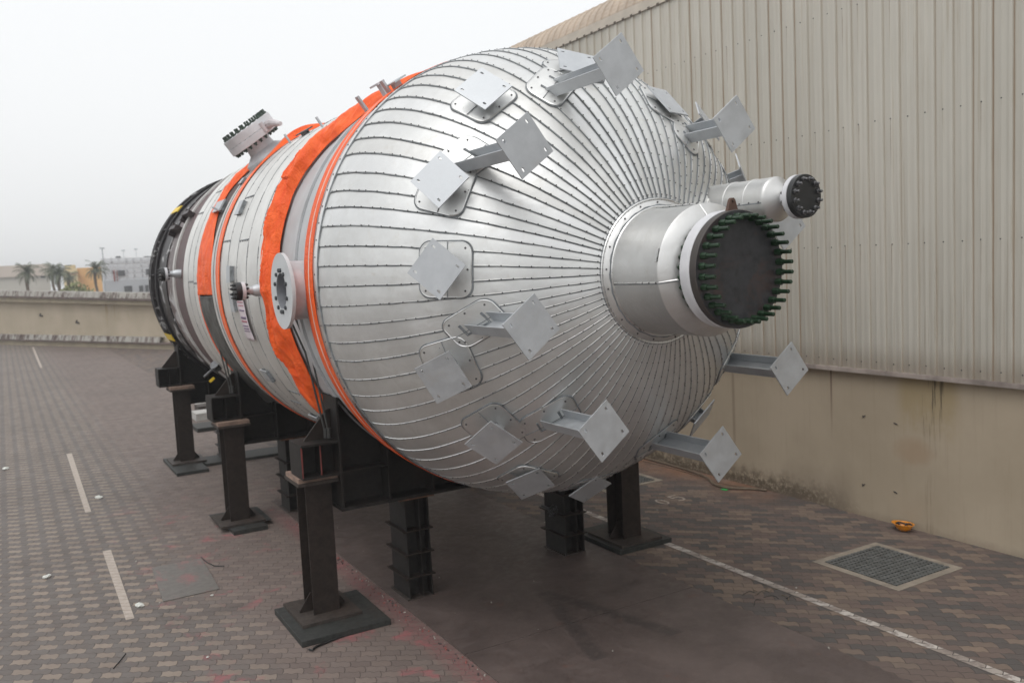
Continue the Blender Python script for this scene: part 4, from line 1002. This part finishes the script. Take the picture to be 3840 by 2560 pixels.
# ---- drain valve wheel near the right stand, valve by the far saddle
q = MB(); C_ = Vector((5.72, 9.15, .66))
q.tube([C_ + Vector((.055 * math.cos(2 * PI * k / 16), 0, .055 * math.sin(2 * PI * k / 16))) for k in range(17)], .014, 6, 0, False)
for k in range(8): a = 2 * PI * k / 8; q.tube([C_, C_ + Vector((.078 * math.cos(a), 0, .078 * math.sin(a)))], .012, 6)
q.tube([C_ + Vector((0, -.02, 0)), C_ + Vector((.02, .28, 0))], .02, 8); q.build('hand_wheel', M_BLACKP, V).name = 'hand_wheel'
q = MB(); C_ = Vector((2.93, 15.0, 2.33)); q.lathe(C_, (-.5, -.3, .5), [(-.05, 0), (-.05, .10), (-.01, .10), (-.01, .05), (.02, .05), (.02, .09), (.05, .09), (.05, 0)], 16, 0); q.tube([C_, C_ + Vector((-.22, -.05, -.16))], .022, 8, 0); q.tube([C_ + Vector((.0, 0, 0)), C_ + Vector((.35, .1, .25))], .04, 8, 0); q.obox(C_ + Vector((-.1, -.05, -.22)), ((1, 0, .8), (0, 1, 0), (-.8, 0, 1)), (.05, .01, .02), 1)
q.build('drain_valve', [M_BOLT, M_YELLOW], V, recalc=False)

# ------------------------------------------------------------------ steel lying behind the vessel
gS = 'stock steel stacked behind the vessel'
slab('steel_block', 3.8, 22.4, 8.5, 23.3, 0, .10, 'flat dark steel slab on the ground behind the farthest saddle', 'steel stock', None, gS)
slab('steel_block', 4.1, 24.2, 8.5, 24.9, 0, .20, 'pale grey steel beam lying behind the dark slab', 'steel stock', simple('pale_beam', (.38, .37, .35), 0, .6), gS)
slab('steel_block', 4.55, 26.2, 8.5, 26.9, 0, .42, 'white painted steel beam lying farthest behind the vessel', 'steel stock', simple('white_beam', (.7, .69, .66), 0, .5), gS)
slab('steel_block', 4.35, 25.2, 8.5, 25.8, 0, .24, 'brown black steel beam between the pale and white beams', 'steel stock', M_BASEPL, gS)
# ------------------------------------------------------------------ small things on the ground
def paper(x, y, s, label):
    bm = bmesh.new(); bmesh.ops.create_icosphere(bm, subdivisions=2, radius=s)
    for v in bm.verts: v.co *= 1 + .5 * noise.noise(v.co * (2.2 / s) + Vector((x, y, 0))); v.co.z = v.co.z * .5 + s * .35; v.co.x *= 1.35
    me = bpy.data.meshes.new('crumpled_paper'); bm.to_mesh(me); bm.free(); me.materials.append(M_LITTER)
    o = bpy.data.objects.new('crumpled_paper', me); COL.objects.link(o); o.location = (x, y, 0); o.rotation_euler = (0, 0, x * 5); return tag(o, label, 'paper', 'scraps of crumpled white paper on the pavers')
M_LITTER = simple('white_litter', (.55, .56, .52), 0, .8, .2, 30)
paper(1.116, 16.93, .055, 'crumpled white paper beside the end of the farther lane dash')
paper(.146, 12.76, .045, 'small crumpled white paper among the pavers left of the near lane dash')
paper(1.044, 10.90, .045, 'crumpled white paper right of the near lane dash end')
paper(-.314, 21.04, .06, 'crumpled white paper near the left edge of the yard')
paper(1.83, 10.72, .015, 'tiny white scrap just in front of the red smeared plate')
paper(1.44, 8.97, .014, 'tiny white scrap on the pinkish pavers near the bottom')
def rod(name, pts, r, label, cat, mat): q = MB(); q.tube(pts, r, 8); return tag(q.build(name, mat, None, loc=pts[0]), label, cat)
M_ROD = simple('black_rod', (.02, .02, .02), .2, .5)
rod('steel_rod', [(2.335, 8.49, .02), (2.36, 8.46, .015), (2.42, 8.52, .015), (2.55, 8.56, .012), (2.93, 8.66, .012), (3.1, 8.70, .02)], .012, 'bent black steel rod lying in front of the nearest base slab', 'steel rod', M_ROD)
rod('thin_rod', [(.746, 9.57, .006), (.68, 9.42, .008), (.6, 9.27, .006)], .005, 'thin dark rod lying on the pavers at the lower left', 'rod', M_ROD)
rod('cable', [(2.0, 12.3, .008), (2.02, 12.0, .01), (2.08, 11.78, .01), (2.18, 11.7, .008)], .006, 'short dark cable curling off the red smeared plate', 'cable', M_ROD)
M_HOSE = simple('brown_hose', (.13, .095, .065), 0, .6, .2, 8)
def spl(pts, n=6):
    out_ = []; P = [Vector(p) for p in pts]; P = [P[0]] + P + [P[-1]]
    for i in range(1, len(P) - 2):
        for k in range(n):
            t = k / n; a, b, c, d = P[i - 1:i + 3]
            out_.append(.5 * ((2 * b) + (c - a) * t + (2 * a - 5 * b + 4 * c - d) * t * t + (3 * b - a - 3 * c + d) * t ** 3))
    out_.append(P[-1]); return out_
hz = [(10.06, 16, .022), (10.08, 14, .022), (10.10, 13.08, .022), (10.11, 12.54, .022), (10.10, 12.05, .022), (10.08, 11.6, .022), (10.03, 11.24, .022), (9.95, 10.94, .022), (9.80, 10.68, .022), (9.74, 10.46, .022), (9.81, 10.24, .022), (10.03, 9.99, .022), (10.12, 9.8, .022)]
rod('hose', spl(hz), .021, 'brown rubber hose snaking along the foot of the warehouse wall', 'hose', M_HOSE)
rod('cable', spl([(9.95, 13.2, .008), (9.98, 12.4, .008), (10.0, 11.7, .008), (9.9, 11.0, .03), (9.86, 10.6, .03), (10.0, 10.3, .008), (10.06, 10.1, .008)]), .006, 'thin brown cable lying along the hose by the wall', 'cable', M_HOSE)
q = MB(); q.obox((9.70, 10.30, .006), ((1, .2, 0), (-.2, 1, 0), (0, 0, 1)), (.035, .05, .004)); tag(q.build('litter_scrap', simple('green_litter', (.03, .35, .08), 0, .5), None, loc=(9.7, 10.3, 0)), 'small bright green scrap beside the hose bend', 'litter')
random.seed(5)
q = MB()
for k in range(9):
    x_, y_ = 7.02 + random.uniform(-.2, .2), 6.75 + random.uniform(-.2, .2); a = random.uniform(0, PI); q.tube(spl([(x_, y_, .006), (x_ + .07 * math.cos(a), y_ + .07 * math.sin(a), .02), (x_ + .16 * math.cos(a + .5), y_ + .16 * math.sin(a + .5), .006)], 4), .0035, 5, k % 2)
tag(q.build('wire_scraps', [M_ROD, M_HOSE], None, loc=(7.02, 6.75, 0)), 'tangle of thin wire offcuts beside the white line', 'wire scraps')
# crumbs along the sheet edge
q = MB()
for k in range(260):
    y_ = random.uniform(5.5, 13); x_ = 3.55 - abs(random.gauss(0, .06)) - .01; s_ = random.uniform(.004, .011)
    if k % 9 == 0: x_ = random.uniform(.5, 9.5); 
    q.obox((x_, y_, s_ * .5 + (.016 if 3.57 < x_ < 6.49 else 0)), ((random.random(), random.random(), .1), (-random.random(), random.random(), .2), (0, .1, 1)), (s_, s_ * .7, s_ * .5), k % 3)
tag(q.build('grit', [simple('grit_pale', (.3, .28, .25)), simple('grit_dark', (.06, .05, .05)), simple('grit_red', (.25, .08, .07))], recalc=False), 'loose grit and crumbs scattered along the edge of the steel sheet', 'grit', kind='stuff')
# ---- hard hat, upside down
HC = Vector((10.03, 7.30, 0)); hat = empty('hard_hat', HC, 'orange yellow hard hat lying upside down at the foot of the wall', 'hard hat')
M_HAT = simple('orange_plastic', (.62, .22, .01), 0, .35, .08, 10)
q = MB(); n = 40
prf = [(.004, .02), (.012, .06), (.04, .10), (.085, .125), (.115, .132), (.118, .150), (.124, .152), (.124, .132), (.118, .125), (.09, .118), (.05, .095), (.02, .055), (.014, 0)]
vs = []
prf = [(h_ * .82, r_ * .82) for h_, r_ in prf]
for h_, r_ in prf:
    for k in range(n):
        a = 2 * PI * k / n; pk = 1 + (.18 * max(0, math.cos(a)) ** 3 if r_ > .115 else 0); vs.append(HC + Vector((r_ * .92 * math.sin(a), r_ * 1.15 * pk * math.cos(a), h_)))
q.add(vs, [(i * n + k, i * n + (k + 1) % n, (i + 1) * n + (k + 1) % n, (i + 1) * n + k) for i in range(len(prf) - 1) for k in range(n)], 0, True); q.build('shell', M_HAT, hat)
M_BAND = simple('black_webbing', (.03, .03, .032), 0, .7); M_BAND2 = simple('orange_webbing', (.5, .2, .03), 0, .7)
q = MB(); q.tube([HC + Vector((.086 * math.sin(2 * PI * k / 24), .105 * math.cos(2 * PI * k / 24), .082 + .010 * math.sin(k))) for k in range(25)], .010, 6, 0, False); q.build('head_band', M_BAND, hat)
for a in (0.3, 1.4, 2.4): q = MB(); q.tube([HC + Vector((.09 * math.sin(a) * s_, .107 * math.cos(a) * s_, .083 - .04 * (1 - s_ * s_))) for s_ in [-1 + i / 5 for i in range(11)]], .010, 6); q.build('crown_strap', M_BAND if a < 2 else M_BAND2, hat)

# ------------------------------------------------------------------ boundary wall far left
WA = Vector((-.594, 68.227, 0)); WB = Vector((7.922, 49.721, 0)); wd = (WB - WA); wl = wd.length; wu = wd / wl; wn_ = Vector((wu.y, -wu.x, 0))
if wn_.dot(Vector((0, 0, 0)) - WA) < 0: wn_ = -wn_
def wmat():
    M = Mat('cream_boundary_plaster', (.42, .35, .26), 0, .85)
    x, y, z = M.xyz(); big = M.noise(.5, 5, .6); st = M.noise(2.2, 5, .7, stretch=(1, 1, .1)); mid = M.noise(3, 6, .7)
    c = M.mix(big.sm(.3, .7), (.36, .305, .225), (.43, .365, .28)); c = M.mix(st.sm(.55, .68) * (y - 53.5).sm(0, .6) * (1. - (y - 57.2).sm(0, .6)) * z.sm(.8, 2.8) * .8, c, (.27, .19, .08)); c = M.mix(mid.sm(.6, .75) * .2, c, (.25, .2, .15)); M.base_(c); return M.m
def lmat():
    M = Mat('dirty_ribbed_coping', (.36, .34, .31), 0, .7)
    st = M.noise(2.5, 5, .75, stretch=(1, 1, .3)); c = M.mix(st.sm(.46, .58), (.33, .315, .285), (.10, .072, .062)); M.base_(c); return M.m
bw = empty('boundary_wall', (3, 60, 0), 'cream boundary wall with ribbed stained coping strips above and below', 'wall')
mw_, ml_ = wmat(), lmat(); mfas = simple('brown_fascia', (.11, .08, .07), 0, .7, .3, 2); mtrim = simple('cream_trim', (.32, .27, .195), 0, .8, .15, 1)
def wz(t, a, b): return a + (b - a) * t
def wpt(t, d, z): return WA + wu * (t * wl) + wn_ * d + Vector((0, 0, z))
def wslab(name, t0, t1, d0, d1, za, zb, mat):
    """za,zb: (z at t=0, z at t=1) of bottom and top"""
    vs = [wpt(t, d, wz(t, *zz__)) for zz__ in (za, zb) for d in (d0, d1) for t in (t0, t1)]
    q = MB(); q.add(vs, [(0, 1, 3, 2), (4, 6, 7, 5), (0, 4, 5, 1), (2, 3, 7, 6), (0, 2, 6, 4), (1, 5, 7, 3)]); return q.build(name, mat, bw)
t0, t1 = -1.2, 1.0
wslab('wall_panel', t0, t1, -.3, 0, (-.05, -.05), (3.25, 2.7), mw_)
wslab('trim', t0, t1, .002, .35, (2.90, 2.37), (3.19, 2.60), mtrim); wslab('fascia', t0, t1, -.2, .5, (3.192, 2.602), (3.30, 2.72), mfas)
wslab('trim', t0, t1, .002, .25, (-.03, -.03), (.30, .28), mtrim); wslab('fascia', t0, t1, -.001, .4, (.302, .282), (.40, .37), mfas)
for (za, zb, dd) in (((3.302, 2.722), (3.62, 3.03), .42), ((.402, .372), (.70, .655), .32)):
    q = MB(); pitch = .85; k0 = int(t0 * wl / pitch); k1 = int(t1 * wl / pitch); pr = []
    for k in range(k0, k1):
        s0 = k * pitch
        pr += [(s0, 0), (s0 + .06, .09), (s0 + .20, .09), (s0 + .26, 0)]
    pr = [(s, d) for s, d in pr if s <= t1 * wl]
    vs = []
    for zsel, dz in ((za, .0), (zb, -.10)):
        for s, d in pr: t = s / wl; vs.append(wpt(t, dd + d + dz, wz(t, *zsel)))
    n = len(pr); q.add(vs, [(i, i + 1, n + i + 1, n + i) for i in range(n - 1)])
    tl, tr = pr[0][0] / wl, pr[-1][0] / wl; q.add([wpt(tl, dd - .1, wz(tl, *zb)), wpt(tr, dd - .1, wz(tr, *zb)), wpt(tr, -.3, wz(tr, *zb)), wpt(tl, -.3, wz(tl, *zb))], [(0, 1, 2, 3)])
    q.add([wpt(tl, dd, wz(tl, *za)), wpt(tr, dd, wz(tr, *za)), wpt(tr, -.3, wz(tr, *za)), wpt(tl, -.3, wz(tl, *za))], [(0, 3, 2, 1)])
    q.build('ribbed_coping', ml_, bw, recalc=False)
def frag(t, z): q = MB(); q.obox(wpt(t, .03, z), (wu, (0, 0, 1), wn_), (.17, .035, .03)); q.obox(wpt(t - .006, .03, z + .08), (wu + Vector((0, 0, .6)), (0, 0, 1), wn_), (.09, .035, .03)); q.build('wall_anchor', M_ROD, bw)
frag(.29, 1.88); frag(.50, 1.44)

# ------------------------------------------------------------------ far buildings
def at(px, py, D):
    r = F + R_ * ((px - 1176) / 2010.774) + U * ((784 - py) / 2010.774); return Vector((0, 0, 3.8)) + r * D
def bld(name, pl, pr_, D, top, m_, label, depth=14, Dr=None):
    a = at(pl, 660, D); b = at(pr_, 660, Dr or D); ztop = at((pl + pr_) / 2, top, (D + (Dr or D)) / 2).z
    d = (b - a); d.z = 0; u_ = d.normalized(); n_ = Vector((-u_.y, u_.x, 0)); 
    if n_.dot(F) < 0: n_ = -n_
    r = empty(name, ((a.x + b.x) / 2, (a.y + b.y) / 2, 0), label, 'building')
    q = MB(); vs = [Vector((p.x, p.y, z)) for z in (-.1, ztop) for p in (a, b, b * (1 + depth / D), a * (1 + depth / D))]
    q.add(vs, [(0, 3, 2, 1), (4, 5, 6, 7), (0, 1, 5, 4), (1, 2, 6, 5), (2, 3, 7, 6), (3, 0, 4, 7)]); q.build('wall', m_, r)
    def face(x0, x1, y0, y1, nm, mt, prj=.06, th=.05):
        def onf(px, py):
            rr = F + R_ * ((px - 1176) / 2010.774) + U * ((784 - py) / 2010.774); C = Vector((0, 0, 3.8)); t = (a - C).dot(n_) / rr.dot(n_); return C + rr * t
        p0, p1 = onf(x0, y0), onf(x1, y1); cc = (p0 + p1) / 2 - n_ * prj; hw = abs((p1 - p0).dot(u_)) / 2; hh = abs(p1.z - p0.z) / 2
        q = MB(); q.obox(cc, (u_, (0, 0, 1), n_), (hw, hh, th)); return q.build(nm, mt, r)
    return r, face, ztop
def z1(a, b): return (.2083 * a, 539 + .2083 * b)
M_TANB = simple('tan_far_wall', (.44, .42, .37), 0, .8, .05, .1); M_TANR = simple('beige_far_roof', (.50, .43, .37), 0, .8, .05, .1)
r, fc, zt = bld('far_warehouse', -60, 117, 172, 623, M_TANB, 'low tan warehouse with a beige roof band at the far left')
fc(-55, 117, 614, 632, 'roof_band', M_TANR, .3, .2); fc(94, 104, 634, 638, 'window', M_HOLE)
M_OCH = simple('orange_ochre_wall', (.70, .42, .16), 0, .8, .06, .1); M_YELW = simple('pale_yellow_wall', (.62, .5, .28), 0, .8, .05, .1)
r, fc, zt = bld('ochre_building', 180, 240, 155, 614, M_OCH, 'flat roofed ochre orange building between the palms')
r, fc, zt = bld('yellow_building', 148, 181, 152, 617, M_YELW, 'pale yellow building with a small roof tower left of the ochre one')
fc(148, 161, 609, 619, 'roof_tower', M_YELW, -1, 1); fc(152, 178, 627, 630, 'window_band', simple('brown_band', (.35, .22, .14)))
M_PANEL = simple('pale_grey_panel', (.66, .68, .70), 0, .4, .04, .2); M_PANEL2 = simple('mid_grey_panel', (.42, .445, .47), 0, .45, .06, .2); M_WIN = simple('dark_far_glass', (.055, .06, .065), 0, .25)
r, fc, zt = bld('office_block', 236, 420, 121, 591, M_PANEL, 'pale grey panelled office block with a maroon banner beside its upper window', 20, 128)
fc(238, 419, 645, 680, 'lower_band', M_PANEL2, .1, .08); fc(270, 287, 621, 633, 'window', M_WIN, .16); fc(334, 356, 618, 630, 'window', M_WIN, .16); fc(284, 303, 657, 671, 'window', M_WIN, .26); fc(318, 328, 656, 669, 'window', M_WIN, .26); fc(332, 341, 655, 669, 'window', M_WIN, .26)
fc(259, 264, 620, 646, 'banner_strip', simple('maroon_banner', (.25, .06, .05)), .2); fc(264, 266.5, 620, 646, 'banner_strip', simple('white_banner', (.6, .6, .6)), .21); fc(266.5, 270, 620, 646, 'banner_strip', simple('maroon_banner2', (.25, .06, .05)), .2)
for k in range(7): fc(240 + k * 17, 240.5 + k * 17, 592, 645, 'panel_joint', simple('joint', (.55, .57, .59)), .03)
for k in range(4): fc(238, 400, 600 + k * 11, 600.6 + k * 11, 'panel_joint', simple('joint_h', (.55, .57, .59)), .03)
for px in (272, 337, 350): fc(px, px + 8, 588, 592, 'roof_unit', M_WIN, -1, .5)
for px, D, tp, lb in ((242, 112, 570, 'thin grey lattice mast in front of the pale office block'), (290, 150, 575, 'thin floodlight mast behind the left part of the office roof'), (319, 150, 572, 'thin floodlight mast with a wider head behind the office roof')):
    b = at(px, 655, D); tz = at(px, tp, D).z; rt = empty('mast', (b.x, b.y, 0), lb, 'mast')
    q = MB(); q.tube([(b.x, b.y, 0), (b.x, b.y, tz)], .07 if D < 120 else .04, 6); q.build('pole', M_PANEL2, rt)
    q = MB(); q.obox((b.x, b.y, tz), (R_, (0, 0, 1), F), (.3, .09, .06)); q.build('head', M_PANEL2, rt)
# ---- palms
M_TRUNK = simple('palm_trunk', (.12, .09, .065), 0, .9, .3, 2)
def leafm(nm, a, b):
    M = Mat(nm, a, 0, .6); n_ = M.noise(1.5, 4); M.base_(M.mix(n_.sm(.3, .7), a, b)); return M.m
M_PALM = leafm('palm_leaf', (.055, .075, .04), (.11, .125, .075))
def palm(px, ptop, D, scale, label, seed):
    random.seed(seed); b = at(px, 660, D); ztop = at(px, ptop, D).z - .4 * scale
    rt = empty('palm_tree', (b.x, b.y, 0), label, 'palm tree', 'date palms beyond the boundary wall'); q = MB()
    pts = [(b.x + .15 * math.sin(i), b.y, ztop * i / 6) for i in range(7)]; q.tube(pts, [.24, .18, .16, .16, .16, .18, .24], 8); q.build('trunk', M_TRUNK, rt)
    q = MB(); top = Vector((b.x, b.y, ztop))
    for k in range(46):
        az = random.uniform(0, 2 * PI); e0 = random.uniform(-.45, 1.5); L = random.uniform(2.0, 2.9) * scale; d = Vector((math.cos(az), math.sin(az), 0)); p = top.copy(); el_ = e0; prev = None
        side = Vector((-d.y, d.x, 0)); st = 9
        for i in range(st + 1):
            wlf = .42 * scale * math.sin(PI * (i + 1) / (st + 2)) ** .6
            if prev is not None:
                for sg in (-1, 1):
                    for jj in (0, .5):
                        base = prev.lerp(p, jj); tip = base + side * sg * wlf + Vector((0, 0, -.22 * scale)) + (p - prev) * .9
                        q.add([base, base + (p - prev) * .38, tip], [(0, 1, 2)])
            prev = p.copy(); p = p + (d * math.cos(el_) + Vector((0, 0, math.sin(el_)))) * (L / st); el_ -= .15 + .06 * (i > 5)
    q.build('crown', M_PALM, rt, recalc=False); return rt
palm(66, 621, 95, .62, 'leftmost date palm, rounded crown in front of the tan warehouse', 1)
palm(125, 617, 112, .62, 'taller slim date palm just left of the yellow building', 2)
palm(139, 624, 92, .6, 'drooping date palm overlapping the yellow building', 3)
palm(161, 634, 105, .5, 'small date palm beside the green bush', 4)
palm(223, 615, 108, .66, 'date palm against the ochre wall beside the office block', 5)
M_BUSH = leafm('bush_leaf', (.10, .12, .035), (.19, .20, .07))
random.seed(11); b = at(176, 662, 88); rt = empty('bush', (b.x, b.y, 0), 'yellow green bush behind the boundary wall below the ochre building', 'bush'); q = MB(); zt = at(176, 650, 88).z
for k in range(900):
    v = Vector((random.gauss(0, 1), random.gauss(0, 1), random.gauss(0, 1))).normalized() * random.uniform(.55, 1.0); p = Vector((b.x, b.y, 0)) + Vector((v.x * 1.9, v.y * 1.6, zt * .5 + v.z * zt * .52)); s_ = random.uniform(.12, .22); a = Vector((random.gauss(0, 1), random.gauss(0, 1), random.gauss(0, 1))).normalized() * s_; c = a.orthogonal() * .7
    q.add([p - a, p - c, p + a, p + c], [(0, 1, 2, 3)])
q.build('leaves', M_BUSH, rt, recalc=False); q = MB(); q.tube([(b.x, b.y, 0), (b.x, b.y, zt * .6)], .09, 6); q.build('stem', M_TRUNK, rt)
# parked white van roofs glimpsed over the wall
for px, D, lb in ((146, 118, 'white van roof just showing above the boundary wall'),):
    b = at(px, 663, D); zt = at(px, 660, D).z; rt = empty('parked_van', (b.x, b.y, 0), lb, 'van')
    M_VAN = simple('white_van_paint', (.7, .71, .73), 0, .35, .03, 2); q = MB(); q.obox((b.x, b.y, zt * .5 + .2), (R_.cross(Vector((0, 0, 1))).cross(Vector((0, 0, 1))), F.cross(Vector((0, 0, 1))).cross(Vector((0, 0, 1))), (0, 0, 1)), (.85, 1.9, zt * .5 - .2)); o = q.build('body', M_VAN, rt); md = o.modifiers.new('bev', 'BEVEL'); md.width = .25; md.segments = 4
    for sx_ in (-.8, .8):
        for sy in (-1.3, 1.3):
            q = MB(); q.lathe((b.x + sx_, b.y + sy, .38), (1, 0, 0), [(0, 0), (0, .38), (.22, .38), (.22, 0)], 20, 0); q.build('wheel', M_ROD, rt)
    q = MB(); q.obox((b.x, b.y - 2.32, zt * .72), ((1, 0, 0), (0, 0, 1), (0, 1, 0)), (.85, .35, .03)); q.build('windscreen', M_WIN, rt)

# ------------------------------------------------------------------ haze in the air
hm = bpy.data.materials.new('haze_air'); hm.use_nodes = True; hn_ = hm.node_tree; hn_.nodes.clear()
ho = hn_.nodes.new('ShaderNodeOutputMaterial'); pv = hn_.nodes.new('ShaderNodeVolumePrincipled'); pv.inputs['Density'].default_value = .0015; pv.inputs['Color'].default_value = (.93, .94, .95, 1); pv.inputs['Anisotropy'].default_value = .2
hn_.links.new(pv.outputs[0], ho.inputs['Volume'])
q = MB(); q.box((-420, -80, -1), (440, 720, 14)); hz_o = q.build('haze', hm); tag(hz_o, kind='stuff')
